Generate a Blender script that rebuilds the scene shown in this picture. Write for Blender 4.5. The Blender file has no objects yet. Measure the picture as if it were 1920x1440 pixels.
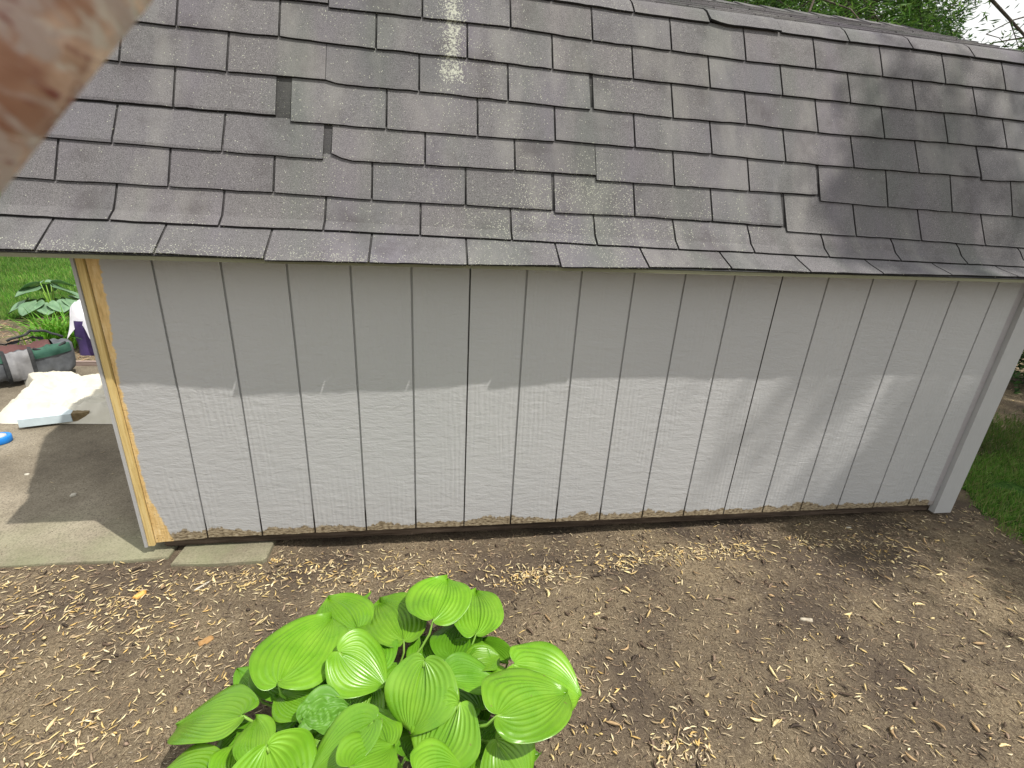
import bpy, math, random
import numpy as np
from mathutils import Vector, Matrix

SC = bpy.context.scene
COL = SC.collection
rnd = random.Random(7)
rng = np.random.default_rng(11)
R = math.radians

# ------------------------------------------------------------------ camera
CAM_POS = np.array((1.10184, -1.71042, 1.29915))
CAM_R = np.array(((0.98762387, -0.00103207, -0.15683758),
                  (-0.14633806, 0.35371502, -0.92383486),
                  (0.05642927, 0.93535267, 0.34918637)))
FPX = 891.7
cam = bpy.data.cameras.new('camera')
cam_o = bpy.data.objects.new('camera', cam)
COL.objects.link(cam_o)
cam_o.matrix_world = Matrix([list(CAM_R[i]) + [CAM_POS[i]] for i in range(3)] + [[0, 0, 0, 1]])
cam.sensor_width = 36.0
cam.lens = FPX / 1920 * 36
cam.clip_start = 0.004
cam.clip_end = 500
cam.dof.use_dof = True
cam.dof.focus_distance = 2.0
cam.dof.aperture_fstop = 24.0
SC.camera = cam_o

# ------------------------------------------------------------------ light
SUN = Vector((0.43, -0.32, 1.0)).normalized()
world = bpy.data.worlds.new('World')
SC.world = world
world.use_nodes = True
wn = world.node_tree
wn.nodes.clear()
w_out = wn.nodes.new('ShaderNodeOutputWorld')
w_bg = wn.nodes.new('ShaderNodeBackground')
w_sky = wn.nodes.new('ShaderNodeTexSky')
w_sky.sky_type = 'NISHITA'
w_sky.sun_disc = False
w_sky.sun_elevation = math.asin(SUN.z)
w_sky.sun_rotation = math.atan2(SUN.x, SUN.y)
w_sky.dust_density = 2.0
w_bg.inputs['Strength'].default_value = 0.037
w_tc = wn.nodes.new('ShaderNodeTexCoord')
w_no = wn.nodes.new('ShaderNodeTexNoise')
w_no.inputs['Scale'].default_value = 2.2
w_no.inputs['Detail'].default_value = 6
w_ra = wn.nodes.new('ShaderNodeValToRGB')
w_ra.color_ramp.elements[0].position = 0.12
w_ra.color_ramp.elements[1].position = 0.28
w_mx = wn.nodes.new('ShaderNodeMix')
w_mx.data_type = 'RGBA'
wn.links.new(w_tc.outputs['Generated'], w_no.inputs['Vector'])
wn.links.new(w_no.outputs['Fac'], w_ra.inputs['Fac'])
wn.links.new(w_ra.outputs['Color'], w_mx.inputs[0])
wn.links.new(w_sky.outputs['Color'], w_mx.inputs[6])
w_mx.inputs[7].default_value = (23, 23.2, 23, 1)        # bright thin cloud
wn.links.new(w_mx.outputs[2], w_bg.inputs['Color'])
wn.links.new(w_bg.outputs['Background'], w_out.inputs['Surface'])

sun = bpy.data.lights.new('sun', 'SUN')
sun.energy = 3.7
sun.angle = R(0.55)
sun.color = (1.0, 0.95, 0.87)
sun_o = bpy.data.objects.new('sun', sun)
COL.objects.link(sun_o)
sun_o.rotation_euler = SUN.to_track_quat('Z', 'Y').to_euler()
sun_o.location = (6, -5, 14)

SC.view_settings.view_transform = 'Standard'
SC.view_settings.look = 'None'
SC.view_settings.gamma = 1
SC.view_settings.exposure = 0.37


# ------------------------------------------------------------------ helpers
def ray(px, py):
    return CAM_R @ np.array([(px - 960) / FPX, -(py - 720) / FPX, -1.0])


def unp(px, py, z):
    d = ray(px, py)
    return CAM_POS + d * ((z - CAM_POS[2]) / d[2])


def depth(p):
    return -((np.asarray(p) - CAM_POS) @ CAM_R)[2]


def tag(o, label=None, cat=None, group=None, kind=None):
    if label: o['label'] = label
    if cat: o['category'] = cat
    if group: o['group'] = group
    if kind: o['kind'] = kind
    return o


def empty(name, loc, label, cat, group=None):
    o = bpy.data.objects.new(name, None)
    o.empty_display_size = 0.1
    COL.objects.link(o)
    o.location = loc
    return tag(o, label, cat, group)


def link(name, me, mats, parent=None, smooth=False):
    if not isinstance(mats, (list, tuple)): mats = [mats]
    for m in mats: me.materials.append(m)
    if smooth: me.polygons.foreach_set('use_smooth', [True] * len(me.polygons))
    o = bpy.data.objects.new(name, me)
    COL.objects.link(o)
    if parent is not None:
        o.parent = parent
        o.matrix_parent_inverse = Matrix.Translation(-Vector(parent.location))
    return o


class MB:
    """collects verts and faces (world coordinates), one mesh object on build"""
    def __init__(s):
        s.v = []; s.f = []; s.c = []; s.mi = []

    def add(s, vs, fs, col=None, mi=0):
        n = len(s.v)
        s.v.extend([tuple(v) for v in vs])
        for f in fs:
            s.f.append(tuple(i + n for i in f))
            s.c.append(col); s.mi.append(mi)

    def box(s, x0, x1, y0, y1, z0, z1, **k):
        vs = [(x, y, z) for x in (x0, x1) for y in (y0, y1) for z in (z0, z1)]
        s.add(vs, [(0, 1, 3, 2), (4, 6, 7, 5), (0, 4, 5, 1), (2, 3, 7, 6), (0, 2, 6, 4), (1, 5, 7, 3)], **k)

    def obox(s, c, ax, ay, az, **k):
        c, ax, ay, az = map(np.array, (c, ax, ay, az))
        vs = [c + i * ax + j * ay + l * az for i in (-1, 1) for j in (-1, 1) for l in (-1, 1)]
        s.add(vs, [(0, 1, 3, 2), (4, 6, 7, 5), (0, 4, 5, 1), (2, 3, 7, 6), (0, 2, 6, 4), (1, 5, 7, 3)], **k)

    def grid(s, P, close_u=False, **k):
        P = np.asarray(P, float)
        nu, nv = P.shape[:2]
        fs = []
        for i in range(nu if close_u else nu - 1):
            a = i; b = (i + 1) % nu
            for j in range(nv - 1):
                fs.append((a * nv + j, b * nv + j, b * nv + j + 1, a * nv + j + 1))
        s.add(P.reshape(-1, 3), fs, **k)

    def tube(s, pts, rad, seg=8, caps=True, **k):
        pts = [np.array(p, float) for p in pts]
        if not hasattr(rad, '__len__'): rad = [rad] * len(pts)
        rings = []
        up = np.array((0.13, 0.21, 0.97))
        for i, p in enumerate(pts):
            t = pts[min(i + 1, len(pts) - 1)] - pts[max(i - 1, 0)]
            t = t / (np.linalg.norm(t) + 1e-9)
            a = np.cross(t, up); na = np.linalg.norm(a)
            if na < 0.05: a = np.cross(t, (1, 0, 0)); na = np.linalg.norm(a)
            a /= na; b = np.cross(t, a)
            rings.append([p + rad[i] * (math.cos(q) * a + math.sin(q) * b)
                          for q in (2 * math.pi * j / seg for j in range(seg))])
        n = len(pts)
        vs = [v for r_ in rings for v in r_]
        fs = []
        for i in range(n - 1):
            for j in range(seg):
                a = i * seg + j; b = i * seg + (j + 1) % seg
                fs.append((a, b, b + seg, a + seg))
        if caps:
            fs.append(tuple(range(seg))[::-1]); fs.append(tuple((n - 1) * seg + j for j in range(seg)))
        s.add(vs, fs, **k)

    def build(s, name, mats, parent=None, smooth=False, colname='Col'):
        me = bpy.data.meshes.new(name)
        me.from_pydata(s.v, [], s.f)
        if any(c is not None for c in s.c):
            at = me.color_attributes.new(colname, 'FLOAT_COLOR', 'CORNER')
            arr = []
            for f, c in zip(s.f, s.c):
                c = c or (1, 1, 1)
                arr.extend([c[0], c[1], c[2], 1.0] * len(f))
            at.data.foreach_set('color', arr)
        o = link(name, me, mats, parent, smooth)
        if any(s.mi): me.polygons.foreach_set('material_index', s.mi)
        me.update()
        return o


def fast_mesh(name, V, F, mats, cols=None, parent=None, smooth=False):
    """V (n,3), F (m,k) same-size faces, cols (m,3)"""
    me = bpy.data.meshes.new(name)
    m, k = F.shape
    me.vertices.add(len(V)); me.vertices.foreach_set('co', np.ascontiguousarray(V, np.float32).ravel())
    me.loops.add(m * k); me.loops.foreach_set('vertex_index', np.ascontiguousarray(F, np.int32).ravel())
    me.polygons.add(m)
    me.polygons.foreach_set('loop_start', np.arange(0, m * k, k, dtype=np.int32))
    me.update(calc_edges=True)
    if cols is not None:
        at = me.color_attributes.new('Col', 'FLOAT_COLOR', 'CORNER')
        c = np.ones((m, k, 4), np.float32); c[:, :, :3] = cols[:, None, :]
        at.data.foreach_set('color', c.ravel())
    me.validate()
    return link(name, me, mats, parent, smooth)


def vnoise(x, y, seed=0):
    """smooth value noise, numpy"""
    x = np.asarray(x, float); y = np.asarray(y, float)
    xi = np.floor(x).astype(np.int64); yi = np.floor(y).astype(np.int64)
    fx = x - xi; fy = y - yi
    fx = fx * fx * (3 - 2 * fx); fy = fy * fy * (3 - 2 * fy)

    def h(a, b):
        n = (a * 374761393 + b * 668265263 + seed * 1442695041) & 0x7fffffff
        n = ((n ^ (n >> 13)) * 1274126177) & 0x7fffffff
        return ((n ^ (n >> 16)) & 0xffff) / 65535.0
    return (h(xi, yi) * (1 - fx) + h(xi + 1, yi) * fx) * (1 - fy) + (h(xi, yi + 1) * (1 - fx) + h(xi + 1, yi + 1) * fx) * fy


# ---------------------------------------------------------------- node sugar
class Mat:
    def __init__(s, name, rough=0.8, spec=0.3):
        s.m = bpy.data.materials.new(name); s.m.use_nodes = True
        s.t = s.m.node_tree; s.bsdf = s.t.nodes['Principled BSDF']
        s.out = s.t.nodes['Material Output']
        s.bsdf.inputs['Roughness'].default_value = rough
        s.bsdf.inputs['Specular IOR Level'].default_value = spec

    def n(s, typ, **kw):
        nd = s.t.nodes.new('ShaderNode' + typ)
        for k, v in kw.items():
            if k.startswith('_'): setattr(nd, k[1:], v)
        for k, v in kw.items():
            if k.startswith('_'): continue
            key = int(k[1:]) if (k[0] == 'i' and k[1:].isdigit()) else k.replace('__', ' ')
            s.set(nd.inputs[key], v)
        return nd

    def set(s, sock, v):
        if hasattr(v, 'is_output'): s.t.links.new(v, sock)
        else:
            if hasattr(sock.default_value, '__len__') and hasattr(v, '__len__') and len(v) == 3 and len(sock.default_value) == 4:
                v = tuple(v) + (1,)
            sock.default_value = v

    def obj(s, scale=(1, 1, 1), loc=(0, 0, 0), rot=(0, 0, 0)):
        g = s.n('NewGeometry')
        return s.n('Mapping', Vector=g.outputs['Position'], Scale=scale, Location=loc, Rotation=rot).outputs[0]

    def local(s, scale=(1, 1, 1), loc=(0, 0, 0)):
        g = s.n('TexCoord')
        return s.n('Mapping', Vector=g.outputs['Object'], Scale=scale, Location=loc).outputs[0]

    def noise(s, scale, vec=None, detail=4, rough=0.55, dist=0.0):
        k = dict(Scale=scale, Detail=detail, Roughness=rough, Distortion=dist)
        if vec is not None: k['Vector'] = vec
        else: k['Vector'] = s.obj()
        return s.n('TexNoise', **k).outputs['Fac']

    def vor(s, scale, vec=None, feature='F1'):
        return s.n('TexVoronoi', _feature=feature, Scale=scale, Vector=vec if vec is not None else s.obj())

    def ramp(s, fac, stops):
        nd = s.n('ValToRGB', Fac=fac)
        e = nd.color_ramp.elements
        while len(e) < len(stops): e.new(0.5)
        for el, (p, c) in zip(e, stops):
            el.position = p
            el.color = (c, c, c, 1) if not hasattr(c, '__len__') else tuple(c) + (1,)
        return nd.outputs[0]

    def mr(s, v, a, b, c=0.0, d=1.0):
        return s.n('MapRange', _clamp=True, i0=v, i1=a, i2=b, i3=c, i4=d).outputs[0]

    def math(s, op, a, b=0.0, c=0.0):
        return s.n('Math', _operation=op, i0=a, i1=b, i2=c).outputs[0]

    def mix(s, fac, a, b, mode='MIX'):
        return s.n('Mix', _data_type='RGBA', _blend_type=mode, i0=fac, i6=a, i7=b).outputs[2]

    def sep(s, vec=None):
        return s.n('SeparateXYZ', Vector=vec if vec is not None else s.n('NewGeometry').outputs['Position']).outputs

    def attr(s, name='Col'):
        return s.n('Attribute', _attribute_name=name).outputs['Color']

    def bump(s, h, strength=0.5, dist=0.01, prev=None):
        nd = s.n('Bump', Height=h, Strength=strength, Distance=dist)
        if prev is not None: s.t.links.new(prev, nd.inputs['Normal'])
        return nd.outputs[0]

    def done(s, col=None, normal=None, rough=None):
        if col is not None: s.set(s.bsdf.inputs['Base Color'], col)
        if normal is not None: s.t.links.new(normal, s.bsdf.inputs['Normal'])
        if rough is not None: s.set(s.bsdf.inputs['Roughness'], rough)
        return s.m


# ------------------------------------------------------------------ materials
def m_siding():
    M = Mat('painted_siding', 0.55, 0.35)
    x, y, z = M.sep()[:3]
    base = (0.47, 0.455, 0.44)
    big = M.noise(1.3, detail=3)
    c = M.mix(M.mr(big, 0.3, 0.7), (0.392, 0.397, 0.405), (0.424, 0.427, 0.432))
    # bare, dirty strip along the bottom edge with a ragged upper limit
    n1 = M.noise(6.5, M.obj((1, 1, 0.5)), detail=6, rough=0.72)
    lim = M.mr(n1, 0.32, 0.64, 0.004, 0.050)
    edge = M.math('SUBTRACT', lim, z)
    bare = M.mr(edge, -0.001, 0.004)
    barec = M.ramp(M.noise(60, M.obj((1, 1, 2.5)), detail=5), [(0.34, (0.07, 0.05, 0.032)), (0.5, (0.25, 0.20, 0.13)), (0.7, (0.40, 0.345, 0.25))])
    c = M.mix(bare, c, barec)
    # raw tan wood by the left corner, ragged paint limit
    lx = M.mr(M.noise(22, M.obj((0.4, 1, 1)), detail=6, rough=0.75), 0.3, 0.7, 0.018, 0.036)
    lx = M.math('ADD', M.math('ADD', lx, M.mr(z, 0.65, 1.08, 0.0, 0.028)), M.mr(z, 0.20, -0.02, 0.0, 0.055))
    raw = M.mr(M.math('SUBTRACT', lx, x), -0.002, 0.003)
    rawc = M.ramp(M.noise(30, M.obj((3, 1, 0.5)), detail=6, rough=0.65), [(0.28, (0.42, 0.27, 0.10)), (0.5, (0.66, 0.46, 0.20)), (0.7, (0.74, 0.58, 0.32))])
    spot = M.mr(M.noise(75, detail=2), 0.66, 0.72)
    rawc = M.mix(M.math('MULTIPLY', spot, M.mr(z, 0.25, 0.02)), rawc, (0.10, 0.05, 0.03))
    c = M.mix(raw, c, rawc)
    # old darker paint stripe next to the right corner board
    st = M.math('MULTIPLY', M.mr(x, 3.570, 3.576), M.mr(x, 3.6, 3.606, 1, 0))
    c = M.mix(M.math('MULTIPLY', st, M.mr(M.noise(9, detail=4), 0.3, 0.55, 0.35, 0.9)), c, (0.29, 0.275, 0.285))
    # darker grooves and panel seams, grooves damp and black at their feet
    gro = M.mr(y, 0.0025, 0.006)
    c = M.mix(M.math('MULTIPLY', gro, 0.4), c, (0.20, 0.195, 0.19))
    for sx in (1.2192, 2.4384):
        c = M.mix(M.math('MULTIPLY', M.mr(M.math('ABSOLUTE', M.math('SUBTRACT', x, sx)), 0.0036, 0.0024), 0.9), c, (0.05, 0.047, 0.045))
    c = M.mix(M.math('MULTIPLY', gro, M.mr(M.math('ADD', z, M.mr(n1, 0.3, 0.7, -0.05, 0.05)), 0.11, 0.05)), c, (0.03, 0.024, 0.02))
    # rough sawn texture under the paint
    v = M.obj((1, 1, 1))
    gr = M.noise(95, M.obj((1, 1, 0.07)), detail=4, rough=0.6)
    wv = M.n('TexWave', _wave_type='RINGS', _rings_direction='Y', Scale=16.0, Distortion=7.0, Detail=3.0,
             Detail__Scale=1.4, Vector=M.obj((1.0, 1, 0.16), (0.3, 0, 0.2))).outputs['Fac']
    msk = M.mr(M.noise(2.6, M.obj((1.6, 1, 0.5), (4, 0, 1)), detail=1), 0.46, 0.60)
    hz = M.noise(110, M.obj((0.16, 1, 1.0)), detail=3, rough=0.6)
    hz2 = M.noise(34, M.obj((0.35, 1, 1.0)), detail=4, rough=0.7)
    nb = M.bump(hz, 0.25, 0.003)
    nb = M.bump(hz2, 0.5, 0.006, nb)
    nb = M.bump(M.noise(17, M.obj((0.6, 1, 1.3), (2, 0, 5)), detail=6, rough=0.75, dist=1.2), 0.4, 0.006, nb)
    nb = M.bump(M.math('MULTIPLY', wv, msk), 0.22, 0.003, nb)
    nb = M.bump(M.math('MULTIPLY', gr, M.mr(msk, 0, 1, 0.1, 1)), 0.32, 0.003, nb)
    return M.done(c, nb, M.mr(hz2, 0.3, 0.7, 0.45, 0.65))


def m_paint(name, col, rough=0.55, dirt=0.15):
    M = Mat(name, rough, 0.3)
    n = M.noise(18, detail=5)
    c = M.mix(M.mr(n, 0.35, 0.75, 0, dirt), col, tuple(a * 0.45 for a in col))
    return M.done(c, M.bump(M.noise(130, M.obj((1, 1, 0.3)), detail=3), 0.35, 0.003))


def m_wood(name, c0, c1, c2, sc=(1, 1, 0.06), rough=0.8, scale=60):
    M = Mat(name, rough, 0.2)
    n = M.noise(scale, M.obj(sc), detail=6, rough=0.65)
    c = M.ramp(n, [(0.3, c0), (0.5, c1), (0.72, c2)])
    return M.done(c, M.bump(n, 0.5, 0.004))


def m_shingle(name='asphalt_shingle', dark=1.0):
    M = Mat(name, 0.93, 0.18)
    x, y, z = M.sep()[:3]
    tint = M.attr()
    n_f = M.noise(420, detail=2, rough=0.7)
    gran = M.ramp(n_f, [(0.28, (0.045, 0.042, 0.043)), (0.48, (0.134, 0.129, 0.132)), (0.62, (0.182, 0.175, 0.179)), (0.75, (0.35, 0.34, 0.34))])
    # vertical weather streaks, slightly green and violet
    st = M.noise(3.2, M.obj((1.6, 0.35, 0.35)), detail=4)
    c = M.mix(M.mr(st, 0.46, 0.66, 0, 0.42), gran, (0.10, 0.118, 0.10))
    st2 = M.noise(2.4, M.obj((1.8, 0.5, 0.5), (5, 2, 1)), detail=3)
    c = M.mix(M.mr(st2, 0.48, 0.68, 0, 0.42), c, (0.14, 0.125, 0.155))
    blot = M.noise(7, detail=5, rough=0.65)
    c = M.mix(M.mr(blot, 0.52, 0.75, 0, 0.6), c, (0.065, 0.058, 0.060))
    c = M.mix(M.mr(M.noise(5, M.obj((1.5, 0.5, 0.5), (1, 9, 4)), detail=4), 0.52, 0.72, 0, 0.45), c, (0.24, 0.235, 0.22))
    c = M.mix(1.0, c, tint, 'MULTIPLY')
    # lichen specks
    patch = M.noise(4.5, M.obj((1, 1, 1), (2, 7, 3)), detail=5, rough=0.65)
    dx = M.math('ABSOLUTE', M.math('SUBTRACT', x, 1.155))
    band = M.math('MULTIPLY', M.mr(M.math('ADD', dx, M.mr(patch, 0.3, 0.7, -0.03, 0.03)), 0.085, 0.025), M.mr(z, 1.58, 1.72))
    ddx = M.math('MULTIPLY', M.math('SUBTRACT', x, 1.62), 1.6)
    ddz = M.math('MULTIPLY', M.math('SUBTRACT', z, 1.30), 5.5)
    rr = M.math('SQRT', M.math('ADD', M.math('MULTIPLY', ddx, ddx), M.math('MULTIPLY', ddz, ddz)))
    low = M.mr(rr, 1.2, 0.15)
    mid = M.math('MULTIPLY', M.mr(M.math('ABSOLUTE', M.math('SUBTRACT', x, 1.15)), 1.1, 0.1), 0.10)
    edge = M.math('MULTIPLY', M.mr(z, 1.150, 1.122), 0.45)
    fld = M.math('MAXIMUM', M.math('MAXIMUM', M.math('MULTIPLY', band, 0.6), M.math('MULTIPLY', low, 0.52)), M.math('MAXIMUM', mid, edge))
    fld = M.math('ADD', M.math('MULTIPLY', fld, M.mr(patch, 0.42, 0.66, 0.06, 1.5)), 0.005)
    vo = M.vor(290, M.obj()).outputs
    rc = M.sep(M.n('SeparateXYZ', Vector=vo['Color']).inputs[0].links[0].from_socket)[0]
    sp = M.math('LESS_THAN', rc, M.math('MULTIPLY', fld, 0.62))
    sp = M.math('MULTIPLY', sp, M.mr(vo['Distance'], 0.52, 0.34))
    sp2n = M.noise(120, detail=4, rough=0.8)
    sp2 = M.math('MULTIPLY', M.math('GREATER_THAN', sp2n, M.mr(band, 0, 1, 0.80, 0.50)), M.mr(band, 0.02, 0.3))
    lic = M.math('MAXIMUM', sp, M.math('MULTIPLY', sp2, 0.85))
    c = M.mix(lic, c, M.mix(M.mr(sp2n, 0.4, 0.7), (0.33, 0.345, 0.27), (0.50, 0.51, 0.44)))
    if dark != 1.0: c = M.mix(1.0, c, (dark,) * 3, 'MULTIPLY')
    nb = M.bump(n_f, 0.55, 0.003)
    nb = M.bump(M.noise(26, detail=4), 0.35, 0.004, nb)
    return M.done(c, nb)


def m_mulch():
    M = Mat('mulch_soil', 0.95, 0.12)
    n1 = M.noise(2.2, detail=5, rough=0.6)
    n2 = M.noise(150, M.obj((1, 0.5, 1)), detail=4, rough=0.8, dist=1.5)
    n3 = M.noise(150, M.obj((0.5, 1, 1), (3, 3, 0)), detail=4, rough=0.8, dist=1.5)
    f = M.math('MAXIMUM', n2, n3)
    c = M.ramp(f, [(0.38, (0.055, 0.040, 0.026)), (0.50, (0.20, 0.155, 0.102)), (0.60, (0.35, 0.28, 0.185)), (0.76, (0.60, 0.50, 0.35))])
    c = M.mix(M.mr(n1, 0.40, 0.62, 0, 0.8), c, (0.082, 0.064, 0.054))
    c = M.mix(M.mr(M.noise(0.9, M.obj(loc=(8, 1, 0))), 0.5, 0.7, 0, 0.3), c, (0.22, 0.165, 0.12))
    nb = M.bump(f, 0.9, 0.012)
    nb = M.bump(M.noise(30, detail=5), 0.5, 0.02, nb)
    return M.done(c, nb)


def m_concrete():
    M = Mat('weathered_concrete', 0.9, 0.2)
    n1 = M.noise(1.8, detail=6, rough=0.6)
    n2 = M.noise(160, detail=3, rough=0.7)
    c = M.ramp(n1, [(0.36, (0.13, 0.108, 0.08)), (0.5, (0.205, 0.175, 0.13)), (0.64, (0.30, 0.262, 0.20))])
    c = M.mix(M.mr(n2, 0.50, 0.68, 0, 0.8), c, (0.08, 0.07, 0.055))
    c = M.mix(M.mr(n2, 0.42, 0.28, 0, 0.4), c, (0.45, 0.42, 0.34))
    x, y, z = M.sep()[:3]
    # greenish film towards the free front edge
    g = M.math('MULTIPLY', M.mr(y, 0.35, -0.03), M.mr(M.noise(6, detail=4), 0.3, 0.6))
    c = M.mix(M.math('MULTIPLY', g, 0.5), c, (0.24, 0.26, 0.15))
    return M.done(c, M.bump(n2, 0.45, 0.004, M.bump(M.noise(22, detail=5), 0.3, 0.006)))


def m_lawn():
    M = Mat('lawn_soil', 0.95, 0.1)
    n = M.noise(40, detail=5, rough=0.7)
    c = M.ramp(n, [(0.3, (0.018, 0.04, 0.01)), (0.55, (0.05, 0.12, 0.02)), (0.75, (0.11, 0.17, 0.045))])
    return M.done(c, M.bump(n, 0.8, 0.03))


def m_attr(name, rough=0.7, spec=0.25, trans=0.0, noise=0.25):
    M = Mat(name, rough, spec)
    c = M.attr()
    if noise:
        k = M.mr(M.noise(55, detail=3), 0.3, 0.7, 1 - noise, 1 + noise)
        cc = M.n('CombineXYZ', i0=k, i1=k, i2=k).outputs[0]
        c = M.mix(1.0, c, cc, 'MULTIPLY')
    M.done(c)
    if trans:
        tr = M.n('BsdfTranslucent', Color=c)
        ms = M.n('MixShader', i0=trans, i1=M.bsdf.outputs[0], i2=tr.outputs[0])
        M.t.links.new(ms.outputs[0], M.out.inputs['Surface'])
    return M.m


def m_leaf(name, c0, c1, rough=0.30, spec=0.6, trans=0.3):
    M = Mat(name, rough, spec)
    n = M.noise(16, detail=4)
    c = M.mix(M.mr(n, 0.3, 0.7), c0, c1)
    rv = M.mr(M.n('ObjectInfo').outputs['Random'], 0, 1, 0.90, 1.18)
    c = M.mix(1.0, c, M.n('CombineXYZ', i0=rv, i1=rv, i2=rv).outputs[0], 'MULTIPLY')
    vein = M.n('Attribute', _attribute_name='vein').outputs['Fac']
    c = M.mix(M.mr(M.noise(4.5, M.obj(loc=(3, 3, 0)), detail=2), 0.4, 0.65, 0, 0.45), c, tuple(a * 0.72 for a in c0))
    c = M.mix(M.mr(M.noise(60, detail=2), 0.74, 0.78, 0, 0.7), c, (0.22, 0.17, 0.06))
    c = M.mix(M.math('MULTIPLY', vein, 0.65), c, tuple(a * 0.45 for a in c0))
    fine = M.noise(700, detail=2)
    M.done(c, M.bump(fine, 0.12, 0.001), M.mr(n, 0.3, 0.7, rough - 0.06, rough + 0.1))
    tr = M.n('BsdfTranslucent', Color=M.mix(0.3, c, (0.5, 0.75, 0.05)))
    ms = M.n('MixShader', i0=trans, i1=M.bsdf.outputs[0], i2=tr.outputs[0])
    M.t.links.new(ms.outputs[0], M.out.inputs['Surface'])
    return M.m


def m_cloth(name, c0, c1, scale=25, rough=0.9, b=0.5):
    M = Mat(name, rough, 0.15)
    n = M.noise(scale, detail=5)
    c = M.mix(M.mr(n, 0.35, 0.7), c0, c1)
    wv = M.noise(600, detail=1)
    return M.done(c, M.bump(n, b, 0.01, M.bump(wv, 0.2, 0.001)))


MAT = dict(
    siding=m_siding(),
    trim=m_paint('painted_trim', (0.405, 0.408, 0.412), dirt=0.1),
    fascia=m_paint('painted_fascia', (0.20, 0.20, 0.13), dirt=0.3),
    raw=m_wood('bare_yellow_wood', (0.42, 0.28, 0.10), (0.62, 0.47, 0.20), (0.70, 0.55, 0.28), (2, 2, 0.1)),
    rim=m_wood('dark_wet_wood', (0.018, 0.013, 0.01), (0.05, 0.036, 0.026), (0.14, 0.105, 0.08), (0.1, 1, 1.4), scale=30),
    shingle=m_shingle(),
    underlay=m_shingle('shingle_underlay', 0.45),
    deck=m_wood('plywood', (0.2, 0.15, 0.1), (0.3, 0.23, 0.15), (0.4, 0.3, 0.2)),
    mulch=m_mulch(),
    concrete=m_concrete(),
    lawn=m_lawn(),
    chips=m_attr('wood_chip', 0.8, 0.2),
    grass=m_attr('grass_blade', 0.55, 0.3, 0.35, 0.15),
    foliage=m_attr('tree_foliage', 0.5, 0.35, 0.4, 0.2),
    bark=m_wood('bark', (0.03, 0.025, 0.02), (0.08, 0.065, 0.05), (0.16, 0.13, 0.10), (1, 1, 0.2), scale=25),
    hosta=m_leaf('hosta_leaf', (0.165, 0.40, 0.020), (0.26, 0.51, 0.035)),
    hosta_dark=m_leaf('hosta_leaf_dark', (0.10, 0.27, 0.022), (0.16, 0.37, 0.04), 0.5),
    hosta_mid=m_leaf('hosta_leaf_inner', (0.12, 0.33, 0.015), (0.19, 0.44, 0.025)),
    hosta_blue=m_leaf('hosta_leaf_blue', (0.16, 0.30, 0.17), (0.26, 0.42, 0.25), 0.5),
    stem=m_leaf('hosta_stem', (0.20, 0.40, 0.05), (0.28, 0.46, 0.08), 0.45, 0.4, 0.1),
)

# ------------------------------------------------------------------ ground
Z_SLAB = -0.060


def gz(x, y):
    x = np.asarray(x, float); y = np.asarray(y, float)
    base = -0.082 + 0.0055 * np.clip(x, 0, 4) + 0.013 * np.clip((0.65 - x) / 0.25, 0, 1)
    near = np.exp(-((x - 1) / 9) ** 2 - ((y) / 9) ** 2)
    base = base - 0.022 * (np.clip((x - 0.42) / 0.15, 0, 1) * np.clip((3.65 - x) / 0.5, 0, 1) * np.clip((y + 0.13) / 0.12, 0, 1))
    return base + near * (0.012 * (vnoise(x * 2.1 + 9, y * 2.1, 3) - 0.5) + 0.010 * (vnoise(x * 7, y * 7, 5) - 0.5) + 0.004 * (vnoise(x * 19, y * 19, 6) - 0.5))


def ground_sheet():
    a = np.concatenate([-np.geomspace(60, 4, 14)[:-1], np.linspace(-4, 7, 420), np.geomspace(7, 60, 14)[1:]])
    b = np.concatenate([-np.geomspace(60, 2, 12)[:-1], np.linspace(-2, 5, 270), np.geomspace(5, 60, 14)[1:]])
    X, Y = np.meshgrid(a, b, indexing='ij')
    Z = gz(X, Y)
    # the bed drops a little under the slab
    P = np.stack([X, Y, Z], -1)
    under = (X < 0.0) & (Y > 0.05) & (Y < 2.2) & (X > -5)
    P[under, 2] = -0.12
    na, nb = X.shape
    i = np.arange(na - 1)[:, None] * nb + np.arange(nb - 1)[None, :]
    F = np.stack([i, i + nb, i + nb + 1, i + 1], -1).reshape(-1, 4)
    o = fast_mesh('ground', P.reshape(-1, 3), F, MAT['mulch'], smooth=True)
    return tag(o, 'brown bare mulch ground in front of and around the shed', None, None, 'structure')


ground_sheet()


def prism(name, poly, z0, z1, mat, jit=0.0, bevel=0.0):
    m = MB()
    n = len(poly)
    rings = []
    if bevel:
        c = np.mean(poly, 0)
        inn = [tuple(np.array(p) + (c - np.array(p)) / np.linalg.norm(c - np.array(p)) * bevel) for p in poly]
        levels = [(poly, z0), (poly, z1 - bevel), (inn, z1)]
    else:
        levels = [(poly, z0), (poly, z1)]
    vs = [(p[0], p[1], z) for L, z in levels for p in L]
    fs = []
    for k in range(len(levels) - 1):
        for i in range(n):
            j = (i + 1) % n
            fs.append((k * n + i, k * n + j, (k + 1) * n + j, (k + 1) * n + i))
    fs.append(tuple((len(levels) - 1) * n + i for i in range(n)))
    m.add(vs, fs)
    return m.build(name, mat)


def wavy(p0, p1, n, amp, seed):
    p0 = np.array(p0, float); p1 = np.array(p1, float)
    d = p1 - p0; nr = np.array([-d[1], d[0]]) / np.linalg.norm(d)
    t = np.linspace(0, 1, n, endpoint=False)
    w = (vnoise(t * n * 0.5, t * 0 + seed, seed) - 0.5) * 2 * amp
    w[0] = 0
    return [tuple(p0 + d * a + nr * b) for a, b in zip(t, w)]


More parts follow.
